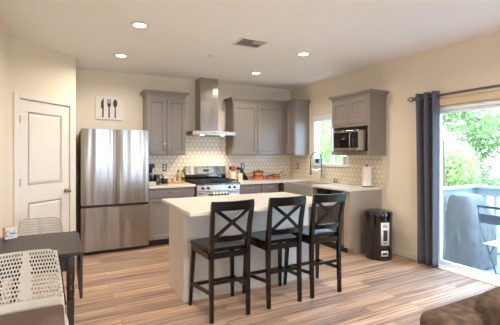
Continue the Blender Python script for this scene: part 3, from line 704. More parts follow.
# copper cookware
def pot(x, y, r, h, z, ang, hl, lab, cat='pot', name='copper_pot', rise=.05, lid=False, hmat='copper', loops=False):
    t = thing(name, (x, y, z), lab, cat, 'copper cookware')
    MB().lathe((x, y, z), [(r*.93, 0), (r, .012), (r, h), (r+.004, h+.003), (r-.004, h+.003), (r-.006, .012), (0, .01)], 28).build('bowl', 'copper', t, True)
    if hl:
        dx, dy = math.cos(ang), math.sin(ang); zz = z+h*.8
        MB().tube([(x+dx*(r-.002), y+dy*(r-.002), zz), (x+dx*(r+.03), y+dy*(r+.03), zz+.01), (x+dx*(r+hl), y+dy*(r+hl), zz+rise)], [.006, .006, .009], 8).build('handle', hmat, t, True)
    if loops:
        for s_ in (-1, 1): MB().tube([(x+s_*r, y-.03, z+h*.75), (x+s_*(r+.03), y-.025, z+h*.8), (x+s_*(r+.03), y+.025, z+h*.8), (x+s_*r, y+.03, z+h*.75)], .005, 8).build('handle', hmat, t, True)
    if lid:
        l = MB().lathe((x, y, z+h+.004), [(r+.003, 0), (r*.9, .01), (.02, .022), (.006, .024), (.005, .035), (.016, .045), (0, .05)], 28).build('lid', 'coppertin', t, True)
    return t
pot(-.865, -.2, .105, .07, Z, PI*.98, .17, 'large copper pan at the bottom left of the cookware, its handle pointing left', rise=.045)
pot(-.865, -.2, .098, .075, Z+.078, -.3, 0, 'copper pot stacked on the large pan', loops=True, lid=True)
pot(-.64, -.26, .075, .065, Z, .0, 0, 'small copper pot with a steel lid right of the stacked pots', lid=True, loops=True)
pot(-.46, -.17, .085, .04, Z, .05, .17, 'low copper saucepan right of the small pot, handle pointing right', 'pan', 'copper_pan', rise=.05)
pot(-.46, -.17, .078, .045, Z+.046, .3, .15, 'copper skillet stacked on the low saucepan', 'pan', 'copper_pan', rise=.06)

# paper towel
px_, py_ = -.13, -2.165
t = thing('paper_towel_holder', (px_, py_, Z), 'dark metal paper towel stand at the right end of the counter', 'paper towel holder')
MB().lathe((px_, py_, Z), [(.078, 0), (.078, .006), (.07, .01), (0, .01)], 28).build('base', 'bronze', t, True)
MB().tube([(px_, py_, Z+.01), (px_, py_, Z+.31)], .006, 10).ball((px_, py_, Z+.315), .012).build('post', 'bronze', t, True)
b = MB(); b.lathe((px_, py_, Z+.0115), [(.02, 0), (.066, 0), (.067, .005), (.067, .272), (.065, .277), (.02, .277), (.02, 0)], 36, cap=False)
o = b.build('paper_towel_roll', 'paper', None, True); tag(o, 'white paper towel roll on the stand at the counter end', 'paper towel'); rebase(o, (px_, py_, Z+.0115))
# window sill objects
o = MB().lathe((.02, -1.56, WZ0+.036), [(.04, 0), (.05, .01), (.052, .09), (.045, .1), (.0, .102)], 20).build('candle_jar', 'ceramic', None, True); tag(o, 'white jar candle on the window sill below the microwave', 'candle'); rebase(o, (.02, -1.56, WZ0+.036))
o.location.x = .02
o = MB().lathe((.02, -1.56, WZ0+.139), [(.046, 0), (.046, .012), (0, .014)], 20).build('jar_lid', 'black', None, True); o.parent = bpy.data.objects['candle_jar']; o.matrix_parent_inverse = Matrix.Translation((-.02, 1.56, -(WZ0+.036)))
o = MB().box(.0, .045, -.905, -.80, WZ0+.036, WZ0+.12, .006).build('sponge_holder', 'green_sponge'); tag(o, 'small blue green sponge holder on the window sill behind the faucet', 'sponge holder'); rebase(o, (.02, -.85, WZ0+.036))
o = MB().lathe((-.07, -1.42, Z), [(.028, 0), (.03, .01), (.03, .06), (.012, .075), (.01, .09), (.0, .09)], 16).build('soap_bottle', 'nickel', None, True); tag(o, 'small metallic soap bottle on the counter right of the faucet', 'soap bottle'); rebase(o, (-.07, -1.42, Z))

# ------------------------------------------------------------------ island
IA = -.022; IX, IY = -3.185, -3.195
IM = Matrix.Translation((IX, IY, 0)) @ Matrix.Rotation(IA, 4, 'Z')
t = thing('kitchen_island', (IX+.75, IY+.7, 0), 'pale greige kitchen island base cabinet behind the bar stools', 'kitchen island')
o = MB(IM).box(0, 1.53, 0, 1.0, .885, .92, .006, 3).build('countertop', 'counter'); tag(o, 'white quartz worktop of the island overhanging towards the three stools', 'countertop'); rebase(o, (IX+.75, IY+.5, .885))
MB().box(-3.095, -1.64, -2.735, -2.225, .002, .883, .002).build('body', 'island', t)
b = MB(); b.box(-3.0965, -3.0951, -2.73, -2.70, .01, .88).box(-3.0965, -3.0951, -2.26, -2.23, .01, .88)
b.build('corner_trim', 'island', t)
b = MB(); b.box(-3.05, -1.68, -2.2245, -2.208, .1, .87); 
b.build('cabinet_fronts', 'island', t)

# ------------------------------------------------------------------ bar stools
def stool(lab):
    t = thing('bar_stool', (0, 0, 0), lab, 'bar stool', 'bar stools in front of the island')
    ry, fy = -.205, .215; rw, fw = .17, .215
    for s_ in (-1, 1):
        b = MB(); b.beam([(s_*rw, ry, 0), (s_*rw, ry+.01, .35), (s_*rw, ry+.01, .6), (s_*(rw+.004), ry-.02, .8), (s_*(rw+.012), ry-.058, .985)], [.03, .034, .036, .034, .03], [.03, .036, .04, .034, .028], (1, 0, 0)); b.build('rear_leg', 'stool', t)
    for s_ in (-1, 1):
        b = MB(); b.beam([(s_*fw, fy, 0), (s_*(fw-.022), fy-.035, .568)], [.026, .038], [.026, .038], (1, 0, 0)); b.build('front_leg', 'stool', t)
    # aprons
    b = MB(); b.box(-.19, .19, fy-.05, fy-.03, .52, .568); b.box(-.165, .165, ry, ry+.02, .52, .568)
    for s_ in (-1, 1): b.beam([(s_*.185, ry+.015, .544), (s_*.2, fy-.04, .544)], .02, .048, (1, 0, 0), 0)
    b.build('seat_apron', 'stool', t)
    # saddle seat
    b = MB(); nx, ny = 14, 12; top, bot = [], []
    for j in range(ny+1):
        v = j/ny; y = ry+.028+(fy+.02-ry-.028)*v; hw = .182+.042*v; r1, r2 = [], []
        for i in range(nx+1):
            u = i/nx*2-1
            ex = 1-.06*max(0, abs(v*2-1)-.7)/.3
            x = u*hw*ex; dz = -.012*(1-u*u)*(1-(2*v-1)**4)-.006*(abs(u)**6)-.006*(max(0, v-.85)/.15)
            r1.append((x, y, .604+dz)); r2.append((x, y, .57))
        top.append(r1); bot.append(r2)
    b.loft(top, False, False); b.loft(bot, False, False)
    b.loft([top[0], bot[0]], False, False); b.loft([top[-1], bot[-1]], False, False)
    b.loft([[r[0] for r in top], [r[0] for r in bot]], False, False); b.loft([[r[-1] for r in top], [r[-1] for r in bot]], False, False)
    bmesh.ops.remove_doubles(b.bm, verts=b.bm.verts[:], dist=1e-5)
    b.build('seat', 'stool', t, True)
    # back
    def arc(z, w, bow, y0, h, th=.02, crown_=0):
        n = 12; pts = []
        b = MB(); rings = []
        for i in range(n+1):
            u = i/n*2-1; x = u*w; y = y0-bow*(1-u*u); zt = z+h/2+crown_*(1-u*u); zb = z-h/2
            rings.append([(x, y-th/2, zb), (x, y+th/2, zb), (x, y+th/2, zt), (x, y-th/2, zt)])
        b.loft(rings); return b
    arc(.968, .193, .02, ry-.058, .08, .022, -.004).build('crest_rail', 'stool', t, True)
    arc(.685, .162, .022, ry-.004, .045, .02).build('lower_rail', 'stool', t, True)
    for s_ in (-1, 1):
        b = MB(); b.beam([(-s_*.158, ry-.002, .69), (0, ry-.042+.006*s_, .82), (s_*.165, ry-.056, .945)], .03, .012, (1, 0, 0), .002)
        b.build('cross_brace', 'stool', t)
    # stretchers
    for s_ in (-1, 1):
        b = MB(); b.beam([(s_*.178, ry+.01, .24), (s_*.209, fy-.015, .205)], .018, .03, (1, 0, 0)); b.build('side_stretcher', 'stool', t)
    b = MB(); b.beam([(-.208, fy-.012, .19), (.208, fy-.012, .19)], .018, .03, (0, 1, 0)); b.build('footrest', 'stool', t)
    b = MB(); b.beam([(-.168, ry+.006, .32), (.168, ry+.006, .32)], .016, .03, (0, 1, 0)); b.build('rear_stretcher', 'stool', t)
    return t
s1 = stool('black wooden x-back bar stool nearest the fridge, leftmost of the three')
s2 = copy_tree(s1); s3 = copy_tree(s1)
s2['label'] = 'black wooden x-back bar stool, middle one of the three at the island'
s3['label'] = 'black wooden x-back bar stool nearest the trash can, rightmost of the three'
s1.location = (-2.84, -3.02, .001); s2.location = (-2.282, -3.01, .001); s3.location = (-1.788, -3.01, .001)
s2.rotation_euler.z = -.01; s3.rotation_euler.z = -.02

# ------------------------------------------------------------------ trash can
tx, ty = -.326, -2.555
t = thing('trash_can', (tx, ty, 0), 'glossy black round trash can against the end panel', 'trash can')
MB().lathe((tx, ty, .001), [(.175, 0), (.18, .01), (.18, .56), (.17, .565)], 48).build('bin', 'gloss', t, True)
MB().lathe((tx, ty, .565), [(.184, 0), (.186, .01), (.186, .045), (.17, .07), (.1, .085), (0, .09)], 48).build('lid', 'gloss', t, True)
a0 = math.atan2(-5.927-ty, -4.093-tx)+math.radians(29)
def curved(name, da0, da1, z0, z1, r, m_, par, n=8):
    b = MB(); b.loft([[(tx+r*math.cos(a0+da0+(da1-da0)*i/n), ty+r*math.sin(a0+da0+(da1-da0)*i/n), z) for z in (z0, z1)] for i in range(n+1)], False, False)
    return b.build(name, m_, par, True, mods=sol(.0008))
lb = curved('paper_label', -.33, .33, .2, .5, .1812, 'label', t)
curved('printed_picture', -.16, .16, .26, .40, .1822, 'ink', lb)
curved('printed_text', -.2, .18, .44, .452, .1822, 'ink', lb); curved('printed_text', -.2, .1, .465, .473, .1822, 'ink', lb); curved('printed_text', -.15, .15, .225, .235, .1822, 'ink', lb)
lb = curved('paper_label', -.3, .22, .06, .13, .1812, 'label', t); curved('printed_text', -.22, .14, .08, .11, .1822, 'ink', lb)

# ------------------------------------------------------------------ curtain, rod, shade
RXc, RZ = -.09, 2.105
t = thing('curtain_rod', (RXc, -2.87, RZ), 'dark metal curtain rod with a ball finial above the sliding door', 'curtain rod')
MB().tube([(RXc, -2.87, RZ), (RXc, -5.35, RZ)], .015, 12).build('rod', 'rodmetal', t, True)
MB().lathe((RXc, -2.90, RZ), [(0, -.012), (.02, -.008), (.034, .005), (.038, .02), (.034, .036), (.02, .05), (.016, .053), (.016, .066), (.0, .066)], 18, 'Y').build('finial', 'nickel', t, True)
MB().box(-.012, -.001, -2.935, -2.915, RZ-.04, RZ+.04).tube([(-.01, -2.925, RZ-.02), (RXc, -2.925, RZ-.014)], .006).build('bracket', 'bronze', t)
def curtain():
    n = 120; rows = []
    for j in range(25):
        v = j/24; z = RZ+.055-(RZ+.055-.015)*v; row = []
        y0 = -2.925+(-.03)*v; y1 = -3.255+(.0)*v
        for i in range(n+1):
            u = i/n; y = y0+(y1-y0)*u
            amp = .055*(1-.2*v); ph = u*2*PI*3.0+.6
            x = RXc+amp*math.sin(ph+.25*math.sin(v*3))+.012*math.sin(ph*.5+v*2)*v
            row.append((x, y+.012*math.cos(ph)*v, z))
        rows.append(row)
    b = MB(); b.loft(rows, False, False); return b
t = thing('curtain', (RXc, -3.09, 0), 'charcoal grey grommet curtain hanging at the left of the sliding door', 'curtain')
curtain().build('drape', 'curtain', t, True, recalc=False, mods=sol(.003))
for k in range(8):
    y = -2.925-.33*(k/8); 
    b = MB(); b.lathe((RXc, y-.012, RZ), [(.017, 0), (.026, 0), (.026, .003), (.017, .003), (.017, 0)], 18, 'Y', cap=False); b.build('grommet', 'nickel', t, True)
t = thing('door_shade', (-.035, -4.1, 1.97), 'beige rolled shade mounted above the sliding door behind the rod', 'shade')
MB().box(-.06, -.002, -5.1, -3.2, 1.985, 2.065, .012, 3).build('cassette', 'valance', t)
MB().box(-.062, -.001, -3.1985, -3.185, 1.98, 2.068, .004).build('end_cap', 'trim', t)

# ------------------------------------------------------------------ ceiling things
lit = [((-3.406, -2.279), 'round recessed ceiling light nearest the camera on the left side'), ((-3.415, -1.031), 'round recessed ceiling light above the fridge side'),
       ((-1.353, -.996), 'round recessed ceiling light just in front of the range hood wall cabinets'), ((-1.328, -2.223), 'round recessed ceiling light on the right, near the microwave wall'),
       ((-3.4, -4.9), None), ((-1.33, -4.9), None), ((-3.4, -7.2), None), ((-1.33, -7.2), None), ((-5.9, -6.6), None)]  # unlabelled entries: unseen lamps without fixtures, added as fill
for (x, y), lab in lit:
    if lab:
        t = thing('recessed_light', (x, y, H-.01), lab, 'ceiling light', 'recessed ceiling lights')
        MB().lathe((x, y, H-.008), [(.065, 0), (.092, .001), (.095, .0065), (.065, .0065), (.065, 0)], 32, cap=False).build('trim_ring', 'trim', t, True)
        MB().lathe((x, y, H-.004), [(0, 0), (.064, 0), (.064, .002), (0, .002)], 32, cap=False).build('lens', 'lamp', t, True)
    light('can_or_fill_light', 'AREA', (x, y, H-.02), (0, 0, 0), 15 if lab else 36, (1, .91, .80), shape='DISK', size=.13, spread=math.radians(160))
# vent
t = thing('ceiling_vent', (-2.152, -2.297, H-.01), 'square ceiling air vent between the two front ceiling lights', 'vent')
vx0, vx1, vy0, vy1 = -2.325, -1.98, -2.445, -2.15
b = MB(); z0, z1 = H-.012, H-.0005; f = .022
b.box(vx0, vx1, vy0, vy0+f, z0, z1, .003); b.box(vx0, vx1, vy1-f, vy1, z0, z1, .003); b.box(vx0, vx0+f, vy0+f, vy1-f, z0, z1, .003); b.box(vx1-f, vx1, vy0+f, vy1-f, z0, z1, .003)
b.build('frame', 'trim', t); MB().box(vx0+f, vx1-f, vy0+f, vy1-f, H-.003, H-.001).build('duct_backing', 'iron', t)
cx_, cy_ = (vx0+vx1)/2, (vy0+vy1)/2
for (a, c, e, g, ax, tilt) in ((vx0+f, cx_-.003, vy0+f, cy_-.003, 0, 1), (cx_+.003, vx1-f, vy0+f, cy_-.003, 1, 1), (vx0+f, cx_-.003, cy_+.003, vy1-f, 0, -1), (cx_+.003, vx1-f, cy_+.003, vy1-f, 0, -1)):
    b = MB(); n = 6
    for i in range(n):
        if ax == 0:
            y = e+(g-e)*(i+.5)/n; w_ = (g-e)/n*.12
            b.faces([(a, y-w_, H-.008), (c, y-w_, H-.008), (c, y+w_, H-.007), (a, y+w_, H-.007)], [(0, 1, 2, 3)])
        else:
            x = a+(c-a)*(i+.5)/n; w_ = (c-a)/n*.33
            b.faces([(x-w_, e, H-.008), (x-w_, g, H-.008), (x+w_, g, H-.007), (x+w_, e, H-.007)], [(0, 1, 2, 3)])
    b.build('louver_bank', 'trim', t, mods=sol(.001))
o = MB().lathe((-2.356, -1.569, H-.012), [(.0, 0), (.02, .0), (.04, .008), (.042, .0115), (0, .0115)], 24, cap=False).build('sprinkler_cap', 'trim', None, True); tag(o, 'small round fire sprinkler cap on the ceiling behind the vent', 'sprinkler'); rebase(o, (-2.356, -1.569, H-.012))

# ------------------------------------------------------------------ table with drop leaf
t = thing('drop_leaf_table', (-4.3, -2.99, 0), 'dark espresso drop leaf table along the left wall', 'table')
TX0, TX1, TY0, TY1 = -4.585, -3.995, -3.355, -2.64
MB().box(TX0, TX1, TY0, TY1, .725, .75, .003).build('tabletop', 'table', t)
MB().box(TX1+.001, TX1+.019, TY0+.02, TY1-.02, .43, .742, .004).build('drop_leaf', 'table', t)
for y in (TY0+.15, TY1-.15): MB().box(TX1-.02, TX1+.004, y-.02, y+.02, .7235, .7249).build('hinge', 'nickel', t)
MB().box(TX0+.06, TX1-.05, TY0+.045, TY0+.065, .62, .7245).box(TX0+.06, TX1-.05, TY1-.065, TY1-.045, .62, .7245).box(TX0+.05, TX0+.07, TY0+.06, TY1-.06, .62, .7245).box(TX1-.065, TX1-.045, TY0+.06, TY1-.06, .62, .7245).build('apron', 'table', t)
for x in (TX0+.06, TX1-.052):
    for y in (TY0+.055, TY1-.055):
        b = MB(); b.box(x-.024, x+.024, y-.024, y+.024, .60, .7245, .002)
        b.lathe((x, y, .43), [(.016, 0), (.022, .02), (.024, .05), (.018, .055), (.025, .065), (.018, .075), (.025, .085), (.018, .095), (.022, .11), (.024, .15), (.02, .17)], 16)
        b.loft([[(x+sx_*k, y+sy_*k, z) for sx_, sy_ in ((-1, -1), (1, -1), (1, 1), (-1, 1))] for k, z in ((.015, .001), (.022, .43))])
        b.build('leg', 'table', t, True)

# ------------------------------------------------------------------ perforated shell chairs (face -Y)
def shell_chair(lab, cushion=True):
    t = thing('shell_chair', (0, 0, 0), lab, 'chair', 'white perforated chairs at the table')
    # back surface param: u in [-1,1], v in [0,1] bottom->top. back at y ~ 0, seat toward -y
    def P(u, v):
        hw = .205-.042*v**1.3; z = .47+.335*v; y = -.035+.10*v-.03*u*u+.01*math.sin(v*PI)
        return Vector((u*hw, y, z))
    verts, faces = [], []
    nu, nv = 21, 12
    def cell(u0, u1, v0, v1, hole):
        base_ = len(verts); uc, vc = (u0+u1)/2, (v0+v1)/2
        outer = [(u0, v0), (uc, v0), (u1, v0), (u1, vc), (u1, v1), (uc, v1), (u0, v1), (u0, vc)]
        verts.extend(P(*q_) for q_ in outer)
        if not hole: faces.append([base_+i for i in range(8)]); return
        hu, hv = (u1-u0)*hole*.5, (v1-v0)*.5*.78
        inner = [(uc+hu*a, vc+hv*c) for a, c in ((-.55, -.65), (0, -1), (.55, -.65), (1, 0), (.55, .65), (0, 1), (-.55, .65), (-1, 0))]
        verts.extend(P(*q_) for q_ in inner)
        for i in range(8): faces.append([base_+i, base_+(i+1) % 8, base_+8+(i+1) % 8, base_+8+i])
    for j in range(nv):
        v0, v1 = .17+.80*j/nv, .17+.80*(j+1)/nv; off = .5 if j % 2 else 0
        us = [-1.0]+[(-.93+1.86*(i+off)/nu) for i in range(nu+(0 if off else 1))]+[1.0]
        for a, c in zip(us, us[1:]):
            uc = (a+c)/2; vm = (v0+v1)/2; gap = .08+.08*math.sin(vm*PI)
            hole = 0 if (abs(uc) < gap or c-a > .08 and abs(uc) > .95 or c-a < .05 or abs(uc) > .92-.25*max(0, vm-.86)) else .76
            cell(a, c, v0, v1, hole)
    def strip(v0, v1, n=24):
        for i in range(n):
            a, c = -1+2*i/n, -1+2*(i+1)/n; k = len(verts); verts.extend((P(a, v0), P(c, v0), P(c, v1), P(a, v1))); faces.append([k, k+1, k+2, k+3])
    strip(0, .06); strip(.06, .12); strip(.12, .17)
    # rounded top lip
    n = 24; k = len(verts)
    for i in range(n+1):
        u = -1+2*i/n; e = 1-.10*max(0, abs(u)-.8)/.2
        verts.append(P(u, .97)); p = P(u*(1-.03*(abs(u) > .9)), 1.0*e if abs(u) > .8 else 1.0); verts.append(p)
    for i in range(n): faces.append([k+2*i, k+2*i+2, k+2*i+3, k+2*i+1])
    b = MB(); b.faces(verts, faces); bmesh.ops.remove_doubles(b.bm, verts=b.bm.verts[:], dist=2e-4)
    b.build('backrest', 'white_plastic', t, True, recalc=False, mods=sol(.006))
    # seat shell
    rows = []
    for j in range(15):
        v = j/14; row = []
        for i in range(17):
            u = -1+2*i/16
            if v < .25: s_ = v/.25; y = -.035-.045*math.sin(s_*PI/2); z = .47-.03*s_; hw = .205
            else: s_ = (v-.25)/.75; y = -.08-.36*s_; z = .44+.008*s_-.02*max(0, s_-.85)/.15; hw = .205+.015*math.sin(s_*PI)-.02*max(0, s_-.8)/.2
            row.append((u*hw, y-.03*u*u*(1 if v < .25 else (1-s_)), z+.01*u*u))
        rows.append(row)
    b = MB(); b.loft(rows, False, False); b.build('seat', 'white_plastic', t, True, mods=sol(.008))
    b = MB(); b.box(-.2, .2, -.43, -.075, .4555, .497, .016, 3)
    b.build('cushion', 'brown_vinyl', t, True, label='brown vinyl cushion')
    for sx_ in (-1, 1):
        for sy_, y in ((1, -.09), (-1, -.38)):
            MB().tube([(sx_*.15, y, .432), (sx_*.2, y+sy_*.04, .011)], [.012, .010], 10).build('leg', 'black', t, True)
            MB().lathe((sx_*.2, y+sy_*.04, .0005), [(.012, 0), (.012, .02)], 10).build('foot', 'black', t, True)
    b = MB(); b.box(-.16, .16, -.38, -.36, .42, .432).box(-.16, .16, -.11, -.09, .42, .432); b.build('under_frame', 'black', t)
    return t
c1 = shell_chair('white perforated chair with brown cushion in front of the dark table, turned to the camera')
c2 = copy_tree(c1); c2['label'] = 'white perforated chair behind the dark table, beside the pantry door'
c1.location = (-4.29, -3.46, 0); c2.location = (-4.275, -2.2, 0); c1.rotation_euler.z = .02

# table box sign
bx = Matrix.Translation((-4.475, -2.745, .751)) @ Matrix.Rotation(math.radians(30), 4, 'Z') @ Matrix.Translation((.075, 0, 0))
t = thing('box_sign', bx.translation, 'small wooden box sign with blue script on the far corner of the dark table', 'sign', rz=math.radians(30))
MB(bx).box(-.075, .012, 0, .04, 0, .09, .002).build('wood_block', 'birch', t)
MB(bx).box(-.073, .01, -.002, -.0002, .002, .088).build('sign_face', 'label', t)
def stroke(pts):
    return [(x*.85-.035, -.0028, z*1.15) for x, z in pts]
b = MB(bx)
b.tube(stroke([(-.028+.012*math.cos(a), .036+.017*math.sin(a)) for a in [.8+i*.45 for i in range(11)]]), .0025, 5)
b.tube(stroke([(-.012, .03), (-.008, .042), (-.004, .036), (0, .03), (.004, .042), (.008, .032), (.012, .03), (.016, .044), (.019, .032), (.022, .03)]), .002, 5)
b.tube(stroke([(.026, .058), (.026, .032), (.031, .027), (.038, .04), (.044, .03)]), .002, 5)
b.tube(stroke([(-.02, .016), (.02, .018)]), .0012, 5)
b.build('script_lettering', 'teal', t)

# ------------------------------------------------------------------ sofa (its back faces the kitchen)
t = thing('sofa', (-1.9, -5.5, 0), 'brown suede sofa seen from behind in the right corner', 'sofa')
def soft(b, x0, x1, y0, y1, z0, z1, r, seg=4): return b.box(x0, x1, y0, y1, z0, z1, r, seg)
b = MB(); soft(b, -2.955, -.75, -5.24, -5.08, .06, .825, .035, 4); b.build('back_frame', 'suede', t, True)
b = MB(); soft(b, -2.955, -2.74, -6.0, -5.241, .06, .62, .05, 4); b.build('armrest', 'suede', t, True)
b = MB(); soft(b, -.96, -.75, -6.0, -5.241, .06, .62, .05, 4); b.build('armrest', 'suede', t, True)
b = MB(); soft(b, -2.739, -.961, -6.0, -5.241, .06, .3, .03, 3); b.build('seat_base', 'suede', t, True)
def pillow(x0, x1, y0, y1, z0, z1, p=4):
    t_ = bmesh.new(); bmesh.ops.create_cube(t_, size=2); bmesh.ops.subdivide_edges(t_, edges=t_.edges[:], cuts=12, use_grid_fill=True)
    for v in t_.verts:
        x, y, z = v.co
        k = (abs(x)**p+abs(y)**p+abs(z)**p)**(1/p); v.co = Vector((x/k*(1+.06*abs(z)**2), y/k, z/k*(1+.05*abs(x)**2)))
        v.co = Vector(((x0+x1)/2+v.co.x*(x1-x0)/2, (y0+y1)/2+v.co.y*(y1-y0)/2, (z0+z1)/2+v.co.z*(z1-z0)/2))
    b = MB(); b._merge(t_); return b
for i, (a, c) in enumerate(((-2.77, -1.90), (-1.87, -1.1))):
    MB().box(a+.04 if i == 0 else a, c, -5.95, -5.25, .301, .45, .04, 4).build('seat_cushion', 'suede', t, True)
    pillow(a, c, -5.46, -5.15, .5, .885, 7).build('back_cushion', 'suede', t, True)
for x in (-2.88, -.83):
    for y in (-5.93, -5.15): MB().box(x-.03, x+.03, y-.03, y+.03, .001, .0595).build('leg', 'stool', t)

# ------------------------------------------------------------------ balcony
DZ_ = -.14
b = MB()
for i in range(13):
    x = .16+i*.105; b.box(x, x+.098, -6.4, -2.72, DZ_-.03, DZ_)
struct(b.build('deck', 'deck'))
RX, RYs, RTOP = 1.46, -2.80, .92
t = thing('deck_railing', (RX, -4, DZ_), 'pale painted wooden railing around the balcony', 'railing')
b = MB(); b.box(RX-.07, RX+.07, -6.4, RYs+.07, RTOP-.035, RTOP, .004); b.box(.152, RX-.071, RYs-.07, RYs+.07, RTOP-.035, RTOP, .004)
b.build('cap_rail', 'rail', t)
b = MB(); b.box(RX-.02, RX+.02, -6.4, RYs-.05, RTOP-.14, RTOP-.04); b.box(.152, RX-.05, RYs-.02, RYs+.02, RTOP-.14, RTOP-.04); b.box(RX-.02, RX+.02, -6.4, RYs-.05, DZ_+.08, DZ_+.12); b.box(.152, RX-.05, RYs-.02, RYs+.02, DZ_+.08, DZ_+.12)
b.build('rail_board', 'rail', t)
for (x, y) in ((RX, RYs), (RX, -4.6), (RX, -6.3)): MB().box(x-.045, x+.045, y-.045, y+.045, DZ_+.001, RTOP-.036).build('post', 'rail', t)
yy = RYs-.17
while yy > -6.2:
    if abs(yy+4.6) > .08: MB().box(RX-.018, RX+.018, yy-.018, yy+.018, DZ_+.121, RTOP-.141).build('baluster', 'rail', t)
    yy -= .14
xx = .3
while xx < RX-.1: MB().box(xx-.018, xx+.018, RYs-.018, RYs+.018, DZ_+.121, RTOP-.141).build('baluster', 'rail', t); xx += .14
# covered grill
gx0, gx1, gy0, gy1 = .42, 1.12, -3.52, -2.93
b = MB(); rings = []
def gr(k, z, cx=.87, cy=-3.07, hx=.33, hy=.24, jig=0, sh=0):
    cx += -.10*(1-k); cy += .05*(1-k)
    out = []; n = 48
    for i in range(n):
        a = 2*PI*i/n; c, s_ = math.cos(a), math.sin(a); p = 4.5
        r = 1/((abs(c)**p+abs(s_)**p)**(1/p)); w_ = 1+jig*math.sin(7*a+z*5)+jig*.6*math.sin(13*a+1-z*3)
        out.append((cx+sh+c*r*hx*k*w_, cy+s_*r*hy*k*w_, z))
    return out
b.loft([gr(1.02, DZ_+.03, jig=.03), gr(.99, .1, jig=.035), gr(.96, .3, jig=.025), gr(.93, .5, jig=.02), gr(.84, .62, jig=.015), gr(.7, .76, jig=.01), gr(.55, .83, jig=.005), gr(.3, .85), gr(.1, .852)])
t = thing('covered_grill', (.87, -3.07, DZ_), 'barbecue grill under a grey fabric cover on the balcony', 'grill')
b.build('fabric_cover', 'cover', t, True)
for sx_ in (-1, 1):
    for sy_ in (-1, 1): MB().cyl((.87+sx_*.22, -3.07+sy_*.16, DZ_+.001), .025, .06, n=12).build('wheel', 'black', t, True)
# bistro chair (folding)
bm_ = Matrix.Translation((.56, -3.66, DZ_+.001)) @ Matrix.Rotation(math.radians(-90), 4, 'Z')
t = thing('bistro_chair', bm_.translation, 'metal folding bistro chair with a pale seat beside the covered grill', 'chair', rz=math.radians(-90))
# local: faces +y, width x
for s_ in (-1, 1):
    x = s_*.19
    MB(bm_).tube([(x, .2, .008), (x, -.02, .42), (x, -.16, .66), (x, -.21, .92)], .009, 8).build('back_leg', 'bistro', t, True)
    MB(bm_).tube([(x*.88, -.22, .008), (x*.88, .16, .44)], .009, 8).build('front_leg', 'bistro', t, True)
MB(bm_).tube([(-.19, .2, .012), (.19, .2, .012)], .008, 8).tube([(-.167, -.2, .03), (.167, -.2, .03)], .008, 8).build('foot_bar', 'bistro', t, True)
b = MB(bm_)
for i in range(7): b.box(-.18, .18, -.12+i*.048, -.08+i*.048, .435, .447, .003)
b.build('seat', 'bistro_white', t)
b = MB(bm_)
b.beam([(-.19, -.212, .905), (.19, -.212, .905)], .012, .03, (0, 1, 0)); b.build('back_slat', 'bistro', t)
b = MB(bm_); b.beam([(-.19, -.182, .76), (.19, -.182, .76)], .012, .12, (0, 1, .3)); b.build('back_slat', 'bistro', t)

# ------------------------------------------------------------------ outside: ground, trees, house
struct(MB().box(1.7, 70, -40, 70, -3.3, -3.2).build('ground', 'ground'))
def foliage(name, blobs, nleaf, size, m_, par, seed):
    rnd_ = random.Random(seed); vs, fs = [], []
    tot = sum(r**2 for _, r in blobs)
    for (c, r) in blobs:
        for _ in range(int(nleaf*r*r/tot)):
            d = Vector((rnd_.gauss(0, 1), rnd_.gauss(0, 1), rnd_.gauss(0, 1))).normalized()
            p = Vector(c)+d*r*(rnd_.random()**.35)*Vector((1, 1, .8)).length/1.62
            a = Vector((rnd_.gauss(0, 1), rnd_.gauss(0, 1), rnd_.gauss(0, 1))).normalized(); e = a.orthogonal().normalized(); g = a.cross(e)
            s_ = size*(.6+.8*rnd_.random()); k = len(vs)
            vs.extend((p-e*s_, p+g*s_*.45+a*s_*.1, p+e*s_, p-g*s_*.45+a*s_*.1)); fs.append((k, k+1, k+2, k+3))
    inv = ORG[par.name].inverted()
    me = bpy.data.meshes.new(name); me.from_pydata([tuple(inv @ v) for v in vs], [], fs); me.materials.append(M[m_])
    o = bpy.data.objects.new(name, me); COL.objects.link(o); o.parent = par; ORG[o.name] = ORG[par.name]; return o
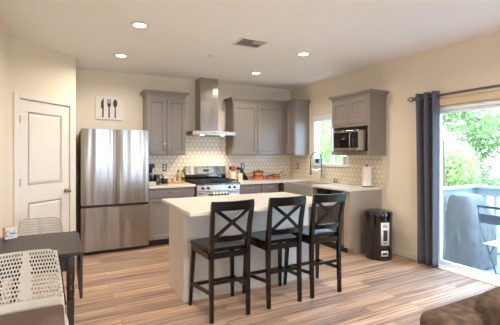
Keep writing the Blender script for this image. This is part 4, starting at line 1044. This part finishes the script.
def tree(x, y, zt, r, m_, lab, seed, size=.065, n=9000, zb=None):
    rr = random.Random(seed); t = thing('garden_tree', (x, y, -3.2), lab, 'tree', 'trees beyond the balcony')
    zc = zt-r*.9
    pts = [(x, y, -3.2), (x+.1, y, -1.5), (x, y+.1, zc)]
    b = MB(); b.tube(pts, [.2, .15, .06], 8)
    blobs = []
    for i in range(16):
        a = rr.random()*2*PI; q_ = r*(.25+.6*rr.random()); z = zc+(rr.random()-.5)*1.5*r
        c = (x+q_*math.cos(a), y+q_*math.sin(a), min(z, zt-.35*r)); blobs.append((c, r*(.28+.2*rr.random())))
        b.tube([(x, y, zc-r*.5), (x+(c[0]-x)*.5, y+(c[1]-y)*.5, (zc-r*.5+c[2])/2+.1), c], [.05, .035, .015], 6)
    b.build('trunk', 'bark', t, True)
    foliage('foliage', blobs, n, size, m_, t, seed+5)
    return t
tree(5.2, .6, 1.75, 1.5, 'leaf1', 'broad light green tree straight beyond the covered grill', 11)
tree(7.2, -1.9, 1.9, 1.6, 'leaf2', 'pale green tree to the right beyond the railing', 12)
tree(10.5, 3.6, 3.0, 2.2, 'leaf3', 'tall darker tree behind the light green ones, left in the door view', 13, n=12000, size=.09)
tree(3.6, 3.9, 3.6, 1.8, 'leaf1', 'green tree outside the sink window', 14)
tree(6.4, 9.0, 4.6, 2.6, 'leaf2', 'pale tree further back outside the sink window', 15, n=12000, size=.09)
tree(13.5, -.6, 2.0, 2.2, 'leaf1', 'round green tree far behind near the pale house', 16, n=9000, size=.09)
tree(2.9, -1.35, 3.5, .9, 'leaf3', 'dark leafy tree reaching in at the upper left of the door view', 17, n=2500, size=.07)
t = thing('neighbor_house', (19, 3.5, -3.2), 'beige house with a small window seen past the trees', 'house')
hx, hy = 18, 1.0
MB().box(hx, hx+6, hy-3.2, hy+3.2, -3.199, .95).build('wall', 'siding', t)
b = MB(); b.loft([[(hx-.4, hy-3.6, .951), (hx+6.4, hy-3.6, .951), (hx+6.4, hy+3.6, .951), (hx-.4, hy+3.6, .951)], [(hx+1.5, hy-1.8, 2.1), (hx+4.5, hy-1.8, 2.1), (hx+4.5, hy+1.8, 2.1), (hx+1.5, hy+1.8, 2.1)]]); b.build('roof', 'roof', t)
for y in (hy-1.6, hy+.2, hy+1.9):
    f_ = MB().box(hx-.05, hx-.001, y-.5, y+.5, -.5, .6).build('window', 'vinyl', t); MB().box(hx-.06, hx-.0501, y-.42, y+.42, -.42, .52).build('pane', 'darkglass', f_)
